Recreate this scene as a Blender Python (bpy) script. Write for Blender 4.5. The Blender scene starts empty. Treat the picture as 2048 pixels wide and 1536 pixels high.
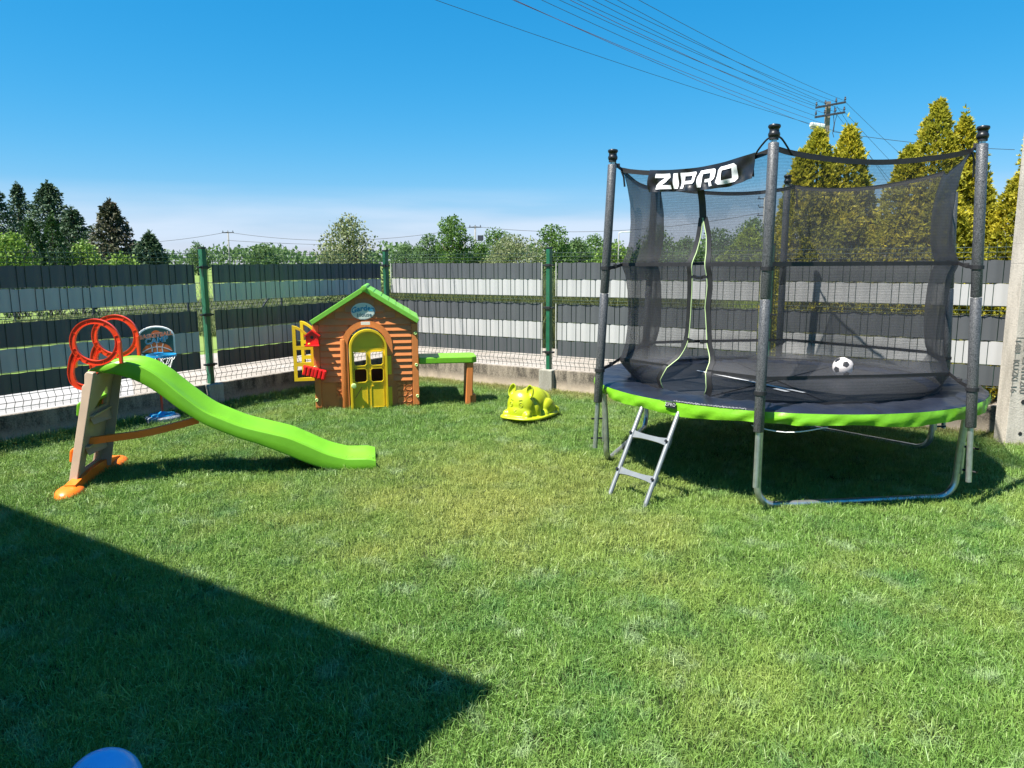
import bpy, bmesh, math, random
import numpy as np
from mathutils import Vector, Matrix
random.seed(7); rng = np.random.default_rng(7)
R = math.radians
scene = bpy.context.scene
C = scene.collection

# ------------------------------------------------------------ camera
cd = bpy.data.cameras.new('camera'); cam = bpy.data.objects.new('camera', cd); C.objects.link(cam)
cd.sensor_width = 36.0; cd.sensor_fit = 'HORIZONTAL'; cd.lens = 1500.0 / 2048 * 36
cd.clip_start = 0.05; cd.clip_end = 2000
cam.matrix_world = Matrix.Translation((0, 0, 1.62)) @ Matrix.Rotation(R(90 - 9.2), 4, 'X') @ Matrix.Rotation(R(-0.3), 4, 'Z')
scene.camera = cam

# ------------------------------------------------------------ sun and sky
SUN_EL, SUN_AZ = R(61), math.atan2(-0.85, -0.53)      # azimuth clockwise from +Y
sdir = Vector((math.sin(SUN_AZ) * math.cos(SUN_EL), math.cos(SUN_AZ) * math.cos(SUN_EL), math.sin(SUN_EL)))
sl = bpy.data.lights.new('sun', 'SUN'); sl.energy = 5.0; sl.angle = R(0.53); sl.color = (1.0, 0.95, 0.87)
so = bpy.data.objects.new('sun', sl); C.objects.link(so)
so.rotation_euler = sdir.to_track_quat('Z', 'Y').to_euler(); so.location = (0, 0, 30)

w = bpy.data.worlds.new('World'); scene.world = w; w.use_nodes = True
nt = w.node_tree; nt.nodes.clear()
def wn(t): return nt.nodes.new(t)
out = wn('ShaderNodeOutputWorld'); bg = wn('ShaderNodeBackground'); sky = wn('ShaderNodeTexSky')
sky.sky_type = 'NISHITA'; sky.sun_disc = False; sky.sun_elevation = SUN_EL; sky.sun_rotation = SUN_AZ
sky.altitude = 0; sky.air_density = 1.0; sky.dust_density = 0.25; sky.ozone_density = 3.0
hs = wn('ShaderNodeHueSaturation'); hs.inputs['Saturation'].default_value = 1.32; hs.inputs['Value'].default_value = 1.0
hs.inputs['Hue'].default_value = 0.492
nt.links.new(sky.outputs[0], hs.inputs['Color'])
# tone of the whole sky: a deep clear summer blue (one curve per channel, the same in every direction)
sr = wn('ShaderNodeSeparateColor'); cb = wn('ShaderNodeCombineColor'); nt.links.new(hs.outputs[0], sr.inputs[0])
for ch, (gain, pw_) in enumerate(((0.92, 1.36), (0.685, 0.64), (0.90, 0.54))):
    m1 = wn('ShaderNodeMath'); m1.operation = 'MULTIPLY'; m1.inputs[1].default_value = 0.1; nt.links.new(sr.outputs[ch], m1.inputs[0])
    m2 = wn('ShaderNodeMath'); m2.operation = 'POWER'; m2.inputs[1].default_value = pw_; nt.links.new(m1.outputs[0], m2.inputs[0])
    m3 = wn('ShaderNodeMath'); m3.operation = 'MULTIPLY'; m3.inputs[1].default_value = gain * 5; nt.links.new(m2.outputs[0], m3.inputs[0])
    nt.links.new(m3.outputs[0], cb.inputs[ch])
# thin veil of low cloud lying along the horizon, all round
tc = wn('ShaderNodeTexCoord'); sep = wn('ShaderNodeSeparateXYZ'); nt.links.new(tc.outputs['Generated'], sep.inputs[0])
mp = wn('ShaderNodeMapping'); mp.inputs['Scale'].default_value = (1.6, 1.6, 14); mp.inputs['Location'].default_value = (3.1, 0.6, 0.2)
nt.links.new(tc.outputs['Generated'], mp.inputs[0])
nz = wn('ShaderNodeTexNoise'); nz.inputs['Scale'].default_value = 1.5; nz.inputs['Detail'].default_value = 6; nz.inputs['Roughness'].default_value = 0.5
nt.links.new(mp.outputs[0], nz.inputs['Vector'])
r1 = wn('ShaderNodeValToRGB'); r1.color_ramp.elements[0].position = 0.38; r1.color_ramp.elements[1].position = 0.60
nt.links.new(nz.outputs['Fac'], r1.inputs[0])
r2 = wn('ShaderNodeValToRGB'); cr = r2.color_ramp
cr.elements[0].position = 0.0; cr.elements[0].color = (0.85, 0.85, 0.85, 1); cr.elements[1].position = 0.098; cr.elements[1].color = (0, 0, 0, 1)
e = cr.elements.new(0.045); e.color = (0.9, 0.9, 0.9, 1); e = cr.elements.new(0.068); e.color = (0.5, 0.5, 0.5, 1)
nt.links.new(sep.outputs['Z'], r2.inputs[0])
mul = wn('ShaderNodeMath'); mul.operation = 'MULTIPLY'; nt.links.new(r1.outputs[0], mul.inputs[0]); nt.links.new(r2.outputs[0], mul.inputs[1])
mul2 = wn('ShaderNodeMath'); mul2.operation = 'MULTIPLY'; mul2.inputs[1].default_value = 0.85; nt.links.new(mul.outputs[0], mul2.inputs[0])
mx = wn('ShaderNodeMixRGB'); mx.inputs['Color2'].default_value = (2.7, 3.2, 3.85, 1)
nt.links.new(mul2.outputs[0], mx.inputs['Fac']); nt.links.new(cb.outputs[0], mx.inputs['Color1'])
nt.links.new(mx.outputs[0], bg.inputs['Color']); bg.inputs['Strength'].default_value = 0.1
nt.links.new(bg.outputs[0], out.inputs[0])
scene.view_settings.view_transform = 'Standard'; scene.view_settings.look = 'None'
scene.view_settings.exposure = 1.42; scene.view_settings.gamma = 1.0; scene.view_settings.use_curve_mapping = False
scene.cycles.max_bounces = 8; scene.cycles.transparent_max_bounces = 24
scene.cycles.use_denoising = True

# ------------------------------------------------------------ helpers
class MB:
    """collects shapes; build() links them as ONE mesh object"""
    def __init__(s): s.v = []; s.f = []; s.m = []; s.mi = 0
    def add(s, vs, fs):
        b = len(s.v); s.v += [tuple(v) for v in vs]; s.f += [tuple(i + b for i in f) for f in fs]; s.m += [s.mi] * len(fs)
    def mat(s, i): s.mi = i; return s
    def box(s, c, d, M=None):
        x, y, z = d[0] / 2, d[1] / 2, d[2] / 2
        vs = [Vector((i * x, j * y, k * z)) for i in (-1, 1) for j in (-1, 1) for k in (-1, 1)]
        if M: vs = [M @ v for v in vs]
        vs = [v + Vector(c) for v in vs]
        s.add(vs, [(0, 1, 3, 2), (4, 6, 7, 5), (0, 4, 5, 1), (2, 3, 7, 6), (0, 2, 6, 4), (1, 5, 7, 3)])
    def bbox(s, c, d, b=0.004, M=None):
        """box with chamfered edges"""
        x, y, z = d[0] / 2, d[1] / 2, d[2] / 2; b = min(b, x * .9, y * .9, z * .9)
        bm = bmesh.new(); bmesh.ops.create_cube(bm, size=1)
        for v in bm.verts: v.co = Vector((v.co.x * d[0], v.co.y * d[1], v.co.z * d[2]))
        bmesh.ops.bevel(bm, geom=list(bm.edges), offset=b, segments=2, affect='EDGES', profile=0.6)
        bm.verts.index_update()
        vs = [(M @ v.co if M else v.co.copy()) + Vector(c) for v in bm.verts]
        s.add(vs, [tuple(v.index for v in f.verts) for f in bm.faces]); bm.free()
    def tube(s, pts, r, n=10, cap=True):
        pts = [Vector(p) for p in pts]; k = len(pts); rs = r if isinstance(r, (list, tuple)) else [r] * k
        vs = []; nrm = None
        for i, p in enumerate(pts):
            t = (pts[min(i + 1, k - 1)] - pts[max(i - 1, 0)]).normalized()
            if nrm is None:
                nrm = t.orthogonal().normalized()
            else:
                nrm = (nrm - t * nrm.dot(t)).normalized()
            bn = t.cross(nrm)
            for j in range(n):
                a = 2 * math.pi * j / n
                vs.append(p + (nrm * math.cos(a) + bn * math.sin(a)) * rs[i])
        fs = [(i * n + j, i * n + (j + 1) % n, (i + 1) * n + (j + 1) % n, (i + 1) * n + j) for i in range(k - 1) for j in range(n)]
        if cap: fs += [tuple(reversed(range(n))), tuple((k - 1) * n + j for j in range(n))]
        s.add(vs, fs)
    def ribbon(s, pts, wdt, thk, up=(0, 0, 1), closed=False):
        """rectangular section swept along pts; wdt measured along 'up'-like side vector"""
        pts = [Vector(p) for p in pts]; k = len(pts); vs = []
        ups = up if isinstance(up, list) else [up] * k
        for i, p in enumerate(pts):
            if closed: t = (pts[(i + 1) % k] - pts[i - 1]).normalized()
            else: t = (pts[min(i + 1, k - 1)] - pts[max(i - 1, 0)]).normalized()
            u = Vector(ups[i]); u = (u - t * u.dot(t)).normalized(); n = t.cross(u)
            for a, b in ((-1, -1), (1, -1), (1, 1), (-1, 1)):
                vs.append(p + u * a * wdt / 2 + n * b * thk / 2)
        m = k if closed else k - 1
        fs = [(i * 4 + j, i * 4 + (j + 1) % 4, ((i + 1) % k) * 4 + (j + 1) % 4, ((i + 1) % k) * 4 + j) for i in range(m) for j in range(4)]
        if not closed: fs += [(3, 2, 1, 0), tuple((k - 1) * 4 + j for j in range(4))]
        s.add(vs, fs)
    def lathe(s, prof, n=20, c=(0, 0, 0), M=None):
        vs = []
        for r_, z in prof:
            for j in range(n):
                a = 2 * math.pi * j / n; v = Vector((r_ * math.cos(a), r_ * math.sin(a), z))
                vs.append((M @ v if M else v) + Vector(c))
        k = len(prof)
        fs = [(i * n + j, i * n + (j + 1) % n, (i + 1) * n + (j + 1) % n, (i + 1) * n + j) for i in range(k - 1) for j in range(n)]
        fs += [tuple(reversed(range(n))), tuple((k - 1) * n + j for j in range(n))]
        s.add(vs, fs)
    def grid(s, fn, us, vs_, closed_u=False):
        nu, nv = len(us), len(vs_)
        pts = [fn(u, v) for u in us for v in vs_]
        m = nu if closed_u else nu - 1
        s.add(pts, [(i * nv + j, ((i + 1) % nu) * nv + j, ((i + 1) % nu) * nv + j + 1, i * nv + j + 1) for i in range(m) for j in range(nv - 1)])
    def prism(s, poly, f, d0, d1):
        """2D polygon extruded from depth d0 to d1; f(a, b, d) -> point"""
        n = len(poly)
        s.add([f(a, b, d0) for a, b in poly] + [f(a, b, d1) for a, b in poly],
              [tuple(range(n)), tuple(reversed(range(n, 2 * n)))] + [(i, i + n, (i + 1) % n + n, (i + 1) % n) for i in range(n)])
    def build(s, name, mats, parent=None, smooth=False, angle=None, fix=True):
        me = bpy.data.meshes.new(name); me.from_pydata(s.v, [], s.f)
        for m in (mats if isinstance(mats, (list, tuple)) else [mats]): me.materials.append(m)
        if len(set(s.m)) > 1 or s.mi: me.polygons.foreach_set('material_index', s.m)
        if fix:
            bm = bmesh.new(); bm.from_mesh(me); bmesh.ops.recalc_face_normals(bm, faces=bm.faces); bm.to_mesh(me); bm.free()
        if smooth:
            me.polygons.foreach_set('use_smooth', [True] * len(me.polygons))
            if angle is not None: me.set_sharp_from_angle(angle=R(angle))
        return link(name, me, parent)
def link(name, me, parent=None):
    o = bpy.data.objects.new(name, me); C.objects.link(o)
    if parent: o.parent = parent
    return o
def tag(o, label=None, cat=None, group=None, kind=None):
    if label: o['label'] = label
    if cat: o['category'] = cat
    if group: o['group'] = group
    if kind: o['kind'] = kind
    return o
def thing(name, label, cat, loc=(0, 0, 0), rz=0, group=None):
    o = bpy.data.objects.new(name, None); C.objects.link(o); o.empty_display_size = 0.2
    o.location = loc; o.rotation_euler = (0, 0, rz); return tag(o, label, cat, group)
def inst(name, src, parent=None, M=None):
    o = bpy.data.objects.new(name, src.data); C.objects.link(o)
    if parent: o.parent = parent
    if M is not None: o.matrix_local = M
    return o
def smoothpath(pts, n=8, closed=False):
    """Catmull-Rom through pts"""
    pts = [Vector(p) for p in pts]; k = len(pts); res = []
    rngk = range(k) if closed else range(k - 1)
    for i in rngk:
        if closed: p0, p1, p2, p3 = pts[i - 1], pts[i], pts[(i + 1) % k], pts[(i + 2) % k]
        else: p0, p1, p2, p3 = pts[max(i - 1, 0)], pts[i], pts[i + 1], pts[min(i + 2, k - 1)]
        for j in range(n):
            t = j / n
            res.append(0.5 * ((2 * p1) + (p2 - p0) * t + (2 * p0 - 5 * p1 + 4 * p2 - p3) * t * t + (3 * p1 - p0 - 3 * p2 + p3) * t ** 3))
    if not closed: res.append(pts[-1])
    return res
def interp(x, xs, ys):
    """smooth 1D interpolation"""
    p = np.interp
    h = 0.05
    return float(sum(p(x + d * h, xs, ys) for d in (-1, -0.5, 0, 0.5, 1)) / 5)
def text_mesh(txt, size, extrude=0.0, fn=None, align='CENTER', shear=0.0, offset=0.0, spacing=1.0):
    cu = bpy.data.curves.new('t', 'FONT'); cu.body = txt; cu.size = size; cu.extrude = extrude; cu.align_x = align; cu.align_y = 'CENTER'
    cu.shear = shear; cu.offset = offset; cu.space_character = spacing; cu.resolution_u = 3
    ob = bpy.data.objects.new('t', cu); C.objects.link(ob)
    dg = bpy.context.evaluated_depsgraph_get(); me = bpy.data.meshes.new_from_object(ob.evaluated_get(dg))
    bpy.data.objects.remove(ob); me.materials.clear()
    if fn:
        for v in me.vertices: v.co = fn(v.co)
    return me

# ------------------------------------------------------------ materials
def newmat(name):
    m = bpy.data.materials.new(name); m.use_nodes = True; t = m.node_tree; t.nodes.clear()
    o = t.nodes.new('ShaderNodeOutputMaterial'); b = t.nodes.new('ShaderNodeBsdfPrincipled'); t.links.new(b.outputs[0], o.inputs[0])
    return m, t, b, o
def mat(name, col, rough=0.5, metal=0.0, vary=0.12, scale=6.0, bump=0.0, bscale=60.0, spec=0.5, col2=None, detail=4, coat=0.0):
    m, t, b, o = newmat(name); N = t.nodes.new; L = t.links.new
    tcx = N('ShaderNodeTexCoord'); n = N('ShaderNodeTexNoise'); n.inputs['Scale'].default_value = scale; n.inputs['Detail'].default_value = detail
    L(tcx.outputs['Object'], n.inputs['Vector'])
    rp = N('ShaderNodeValToRGB'); rp.color_ramp.elements[0].position = 0.3; rp.color_ramp.elements[1].position = 0.72
    c2 = col2 or tuple(min(1, c * (1 + vary)) for c in col); c1 = tuple(c * (1 - vary) for c in col) if col2 is None else col
    rp.color_ramp.elements[0].color = (*c1, 1); rp.color_ramp.elements[1].color = (*c2, 1)
    L(n.outputs['Fac'], rp.inputs[0]); L(rp.outputs[0], b.inputs['Base Color'])
    b.inputs['Roughness'].default_value = rough; b.inputs['Metallic'].default_value = metal
    b.inputs['Specular IOR Level'].default_value = spec; b.inputs['Coat Weight'].default_value = coat
    if bump:
        n2 = N('ShaderNodeTexNoise'); n2.inputs['Scale'].default_value = bscale; n2.inputs['Detail'].default_value = 5
        L(tcx.outputs['Object'], n2.inputs['Vector'])
        bp = N('ShaderNodeBump'); bp.inputs['Strength'].default_value = bump; bp.inputs['Distance'].default_value = 0.01
        L(n2.outputs['Fac'], bp.inputs['Height']); L(bp.outputs[0], b.inputs['Normal'])
    return m
def plastic(name, col, rough=0.38):
    return mat(name, col, rough=rough, vary=0.07, scale=9, bump=0.03, bscale=45)
def leafmat(name, c1, c2, c3=None, trans=0.35, pscale=1.5, rough=0.55):
    """leaf: per-face random tint and slow patches through space"""
    m, t, b, o = newmat(name); N = t.nodes.new; L = t.links.new
    at = N('ShaderNodeAttribute'); at.attribute_name = 'rnd'
    rp = N('ShaderNodeValToRGB'); rp.color_ramp.elements[0].color = (*c1, 1); rp.color_ramp.elements[1].color = (*c2, 1)
    L(at.outputs['Fac'], rp.inputs[0]); colout = rp.outputs[0]
    if c3:
        g = N('ShaderNodeNewGeometry'); n = N('ShaderNodeTexNoise'); n.inputs['Scale'].default_value = pscale; n.inputs['Detail'].default_value = 3
        L(g.outputs['Position'], n.inputs['Vector'])
        r2_ = N('ShaderNodeValToRGB'); r2_.color_ramp.elements[0].position = 0.4; r2_.color_ramp.elements[1].position = 0.62
        L(n.outputs['Fac'], r2_.inputs[0])
        mxx = N('ShaderNodeMixRGB'); mxx.inputs['Color2'].default_value = (*c3, 1); L(r2_.outputs[0], mxx.inputs['Fac']); L(colout, mxx.inputs['Color1'])
        colout = mxx.outputs[0]
    L(colout, b.inputs['Base Color']); b.inputs['Roughness'].default_value = rough; b.inputs['Specular IOR Level'].default_value = 0.3
    tr = N('ShaderNodeBsdfTranslucent'); L(colout, tr.inputs['Color'])
    ms = N('ShaderNodeMixShader'); ms.inputs[0].default_value = trans; L(b.outputs[0], ms.inputs[1]); L(tr.outputs[0], ms.inputs[2]); L(ms.outputs[0], o.inputs[0])
    return m
def netmat(name, col, cover):
    """fine woven mesh: the share of sight it blocks grows as the cloth turns edge-on, as real thread does"""
    m, t, b, o = newmat(name); N = t.nodes.new; L = t.links.new
    b.inputs['Base Color'].default_value = (*col, 1); b.inputs['Roughness'].default_value = 0.6
    tcx = N('ShaderNodeTexCoord'); nn = N('ShaderNodeTexNoise'); nn.inputs['Scale'].default_value = 90; nn.inputs['Detail'].default_value = 2
    L(tcx.outputs['Object'], nn.inputs['Vector'])
    g = N('ShaderNodeNewGeometry'); d = N('ShaderNodeVectorMath'); d.operation = 'DOT_PRODUCT'; L(g.outputs['Normal'], d.inputs[0]); L(g.outputs['Incoming'], d.inputs[1])
    ab = N('ShaderNodeMath'); ab.operation = 'ABSOLUTE'; L(d.outputs['Value'], ab.inputs[0])
    mxm = N('ShaderNodeMath'); mxm.operation = 'MAXIMUM'; mxm.inputs[1].default_value = 0.12; L(ab.outputs[0], mxm.inputs[0])
    inv = N('ShaderNodeMath'); inv.operation = 'DIVIDE'; inv.inputs[0].default_value = 1.0; L(mxm.outputs[0], inv.inputs[1])
    pw = N('ShaderNodeMath'); pw.operation = 'POWER'; pw.inputs[0].default_value = 1 - cover; L(inv.outputs[0], pw.inputs[1])
    sc = N('ShaderNodeMath'); sc.operation = 'MULTIPLY_ADD'; sc.inputs[1].default_value = 0.5; sc.inputs[2].default_value = 0.75; L(nn.outputs['Fac'], sc.inputs[0])
    ml = N('ShaderNodeMath'); ml.operation = 'MULTIPLY'; ml.use_clamp = True; L(pw.outputs[0], ml.inputs[0]); L(sc.outputs[0], ml.inputs[1])
    wv = N('ShaderNodeTexWave'); wv.wave_type = 'BANDS'; wv.bands_direction = 'Z'; wv.inputs['Scale'].default_value = 16; wv.inputs['Distortion'].default_value = 1.2; wv.inputs['Detail'].default_value = 2
    L(tcx.outputs['Object'], wv.inputs['Vector'])
    ws = N('ShaderNodeMath'); ws.operation = 'MULTIPLY_ADD'; ws.inputs[1].default_value = 0.16; ws.inputs[2].default_value = 0.92; L(wv.outputs['Fac'], ws.inputs[0])
    ml2 = N('ShaderNodeMath'); ml2.operation = 'MULTIPLY'; ml2.use_clamp = True; L(ml.outputs[0], ml2.inputs[0]); L(ws.outputs[0], ml2.inputs[1]); ml = ml2
    tp = N('ShaderNodeBsdfTransparent'); ms = N('ShaderNodeMixShader'); L(ml.outputs[0], ms.inputs[0]); L(b.outputs[0], ms.inputs[1]); L(tp.outputs[0], ms.inputs[2])
    L(ms.outputs[0], o.inputs[0]); return m

M = {}
M['lime'] = plastic('lime_plastic', (0.135, 0.37, 0.015))
M['roof_green'] = plastic('roof_green_plastic', (0.16, 0.43, 0.045), 0.42)
M['red'] = plastic('red_plastic', (0.80, 0.06, 0.014))
M['orange'] = plastic('orange_plastic', (0.85, 0.17, 0.012))
M['beige'] = plastic('beige_plastic', (0.36, 0.275, 0.20), 0.5)
M['brown'] = plastic('brown_plastic', (0.52, 0.17, 0.042), 0.5)
M['brown_shaded'] = plastic('shaded_brown_plastic', (0.30, 0.085, 0.026), 0.5)  # darker copy of the brown, indoor shade put into the colour
M['yellow'] = plastic('yellow_plastic', (0.66, 0.47, 0.012))
M['bird_red'] = plastic('bright_red_plastic', (0.70, 0.012, 0.012))
M['cat'] = plastic('cat_lime_yellow_plastic', (0.34, 0.40, 0.010), 0.36)
M['bolt'] = plastic('pale_green_plastic', (0.45, 0.62, 0.22))
M['blue'] = plastic('blue_plastic', (0.10, 0.42, 0.85), 0.2)
M['hoop_blue'] = plastic('cyan_blue_plastic', (0.02, 0.30, 0.62), 0.3)
M['tyre_grey'] = plastic('grey_plastic', (0.22, 0.25, 0.29), 0.5)
M['white'] = plastic('white_plastic', (0.78, 0.78, 0.76), 0.4)
M['board_green'] = mat('print_dark_green', (0.022, 0.085, 0.075), rough=0.45, vary=0.2)
M['print_orange'] = mat('print_orange', (0.75, 0.15, 0.03), rough=0.5, vary=0.1)
M['print_blue'] = mat('print_blue', (0.02, 0.22, 0.38), rough=0.5, vary=0.1)
M['print_pale'] = mat('print_pale', (0.62, 0.62, 0.58), rough=0.5, vary=0.08)
M['print_dark'] = mat('print_dark', (0.03, 0.07, 0.10), rough=0.5, vary=0.1)
M['plaque'] = mat('plaque_pale_blue', (0.50, 0.56, 0.52), rough=0.45, vary=0.12, scale=12)
M['pole_red'] = plastic('red_orange_tube', (0.65, 0.08, 0.025))
M['foam'] = mat('grey_foam', (0.012, 0.0125, 0.014), rough=0.40, col2=(0.125, 0.128, 0.135), scale=150, detail=2, bump=0.3, bscale=170, spec=0.6)
M['black'] = mat('black_plastic', (0.012, 0.012, 0.013), rough=0.33, vary=0.2)
M['strap'] = mat('black_webbing', (0.012, 0.012, 0.014), rough=0.6, vary=0.3, scale=40)
M['steel'] = mat('galvanised_steel', (0.50, 0.53, 0.52), rough=0.34, metal=0.85, vary=0.18, scale=25, bump=0.04, bscale=90)
M['ladder_steel'] = mat('grey_painted_steel', (0.20, 0.215, 0.22), rough=0.4, metal=0.35, vary=0.1, scale=20)
M['mat'] = mat('woven_black_mat', (0.014, 0.015, 0.018), rough=0.52, vary=0.35, scale=14, bump=0.12, bscale=420)
M['pad'] = mat('navy_vinyl', (0.009, 0.012, 0.022), rough=0.36, vary=0.3, scale=5, bump=0.4, bscale=18, spec=0.6)
M['skirt'] = mat('green_vinyl', (0.145, 0.385, 0.013), rough=0.42, vary=0.1, scale=7, bump=0.3, bscale=26)
M['net'] = netmat('safety_net', (0.028, 0.029, 0.033), 0.33)
M['banner'] = mat('black_banner_cloth', (0.010, 0.010, 0.011), rough=0.32, vary=0.3, scale=10, bump=0.25, bscale=22, spec=0.6)
M['banner_print'] = mat('white_banner_print', (0.72, 0.73, 0.74), rough=0.4, vary=0.05, scale=14, bump=0.12, bscale=22)
M['zip_green'] = mat('pale_green_piping', (0.42, 0.55, 0.26), rough=0.5, vary=0.08)
M['post'] = mat('green_painted_post', (0.012, 0.10, 0.05), rough=0.4, vary=0.15, scale=12)
M['wire'] = mat('green_coated_wire', (0.010, 0.035, 0.024), rough=0.45, vary=0.2)
M['strip_dark'] = mat('anthracite_pvc', (0.072, 0.078, 0.084), rough=0.5, vary=0.08, scale=3, bump=0.04, bscale=20)
M['strip_light'] = mat('light_grey_pvc', (0.395, 0.395, 0.39), rough=0.5, vary=0.04, scale=3, bump=0.03, bscale=20)
M['clip'] = mat('black_clip', (0.01, 0.012, 0.012), rough=0.5)
M['trim'] = mat('pale_grey_trim', (0.42, 0.42, 0.38), rough=0.5)
M['bark'] = mat('bark', (0.09, 0.065, 0.045), rough=0.9, vary=0.4, scale=18, bump=0.6, bscale=40)
M['wood_pole'] = mat('weathered_pole', (0.20, 0.17, 0.14), rough=0.9, vary=0.3, scale=14, bump=0.3, bscale=30)
M['far_pole'] = mat('pale_concrete_pole', (0.22, 0.22, 0.21), rough=0.9)
M['iron'] = mat('dark_iron', (0.03, 0.035, 0.05), rough=0.6)
M['cable'] = mat('cable', (0.035, 0.035, 0.04), rough=0.6)
M['cable_red'] = mat('reddish_cable', (0.12, 0.045, 0.05), rough=0.6)
M['lamp'] = mat('lamp_housing', (0.62, 0.62, 0.60), rough=0.4)
M['lamp_glass'] = mat('lamp_lens', (0.30, 0.28, 0.22), rough=0.2)
M['stucco'] = mat('stucco', (0.52, 0.50, 0.45), rough=0.9, vary=0.06, bump=0.2, bscale=120)
M['rooftile'] = mat('roof_tile', (0.16, 0.07, 0.05), rough=0.8, vary=0.2, scale=10)
M['glass'] = mat('window_glass', (0.03, 0.04, 0.05), rough=0.06, spec=0.8)
M['ball_white'] = mat('ball_white', (0.74, 0.70, 0.70), rough=0.35, vary=0.05)
M['ball_black'] = mat('ball_black', (0.02, 0.02, 0.022), rough=0.4)
M['rope'] = mat('white_cord', (0.72, 0.72, 0.70), rough=0.7)

def concrete(name, base, dark, pale_low=False, pits=False):
    m, t, b, o = newmat(name); N = t.nodes.new; L = t.links.new
    tcx = N('ShaderNodeTexCoord'); g = N('ShaderNodeNewGeometry')
    n1 = N('ShaderNodeTexNoise'); n1.inputs['Scale'].default_value = 3.5; n1.inputs['Detail'].default_value = 8; n1.inputs['Roughness'].default_value = 0.65
    mp_ = N('ShaderNodeMapping'); mp_.inputs['Scale'].default_value = (2.2, 2.2, 0.55); L(g.outputs['Position'], mp_.inputs[0]); L(mp_.outputs[0], n1.inputs['Vector'])
    n2 = N('ShaderNodeTexNoise'); n2.inputs['Scale'].default_value = 70; n2.inputs['Detail'].default_value = 4; L(g.outputs['Position'], n2.inputs['Vector'])
    ad = N('ShaderNodeMath'); ad.operation = 'MULTIPLY_ADD'; ad.inputs[1].default_value = 0.45; L(n2.outputs['Fac'], ad.inputs[0]); L(n1.outputs['Fac'], ad.inputs[2])
    rp = N('ShaderNodeValToRGB'); rp.color_ramp.elements[0].position = 0.58; rp.color_ramp.elements[1].position = 0.86
    rp.color_ramp.elements[0].color = (*dark, 1); rp.color_ramp.elements[1].color = (*base, 1); L(ad.outputs[0], rp.inputs[0]); col = rp.outputs[0]
    if pale_low:      # splashed pale dust at the foot, a stain with its own ragged edge
        sp = N('ShaderNodeSeparateXYZ'); L(g.outputs['Position'], sp.inputs[0])
        a2 = N('ShaderNodeMath'); a2.operation = 'MULTIPLY_ADD'; a2.inputs[1].default_value = 0.22; L(n1.outputs['Fac'], a2.inputs[0]); L(sp.outputs['Z'], a2.inputs[2])
        r3 = N('ShaderNodeValToRGB'); r3.color_ramp.elements[0].position = 0.16; r3.color_ramp.elements[1].position = 0.26
        r3.color_ramp.elements[0].color = (1, 1, 1, 1); r3.color_ramp.elements[1].color = (0, 0, 0, 1); L(a2.outputs[0], r3.inputs[0])
        mxx = N('ShaderNodeMixRGB'); mxx.inputs['Color2'].default_value = (0.40, 0.33, 0.25, 1); L(r3.outputs[0], mxx.inputs['Fac']); L(col, mxx.inputs['Color1']); col = mxx.outputs[0]
    if pits:
        v = N('ShaderNodeTexVoronoi'); v.inputs['Scale'].default_value = 60; L(g.outputs['Position'], v.inputs['Vector'])
        r4 = N('ShaderNodeValToRGB'); r4.color_ramp.elements[0].position = 0.08; r4.color_ramp.elements[1].position = 0.2
        r4.color_ramp.elements[0].color = (0.4, 0.4, 0.4, 1); r4.color_ramp.elements[1].color = (1, 1, 1, 1); L(v.outputs['Distance'], r4.inputs[0])
        mxx = N('ShaderNodeMixRGB'); mxx.blend_type = 'MULTIPLY'; mxx.inputs['Fac'].default_value = 0.8; L(col, mxx.inputs['Color1']); L(r4.outputs[0], mxx.inputs['Color2']); col = mxx.outputs[0]
    L(col, b.inputs['Base Color']); b.inputs['Roughness'].default_value = 0.92
    bp = N('ShaderNodeBump'); bp.inputs['Strength'].default_value = 0.5; bp.inputs['Distance'].default_value = 0.006; L(n2.outputs['Fac'], bp.inputs['Height']); L(bp.outputs[0], b.inputs['Normal'])
    return m
M['plinth'] = concrete('plinth_concrete', (0.27, 0.23, 0.175), (0.05, 0.042, 0.032), pale_low=True)
M['block'] = concrete('block_concrete', (0.34, 0.33, 0.28), (0.22, 0.21, 0.17))
M['pylon'] = concrete('pole_concrete', (0.50, 0.455, 0.385), (0.33, 0.30, 0.25), pits=True)

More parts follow.
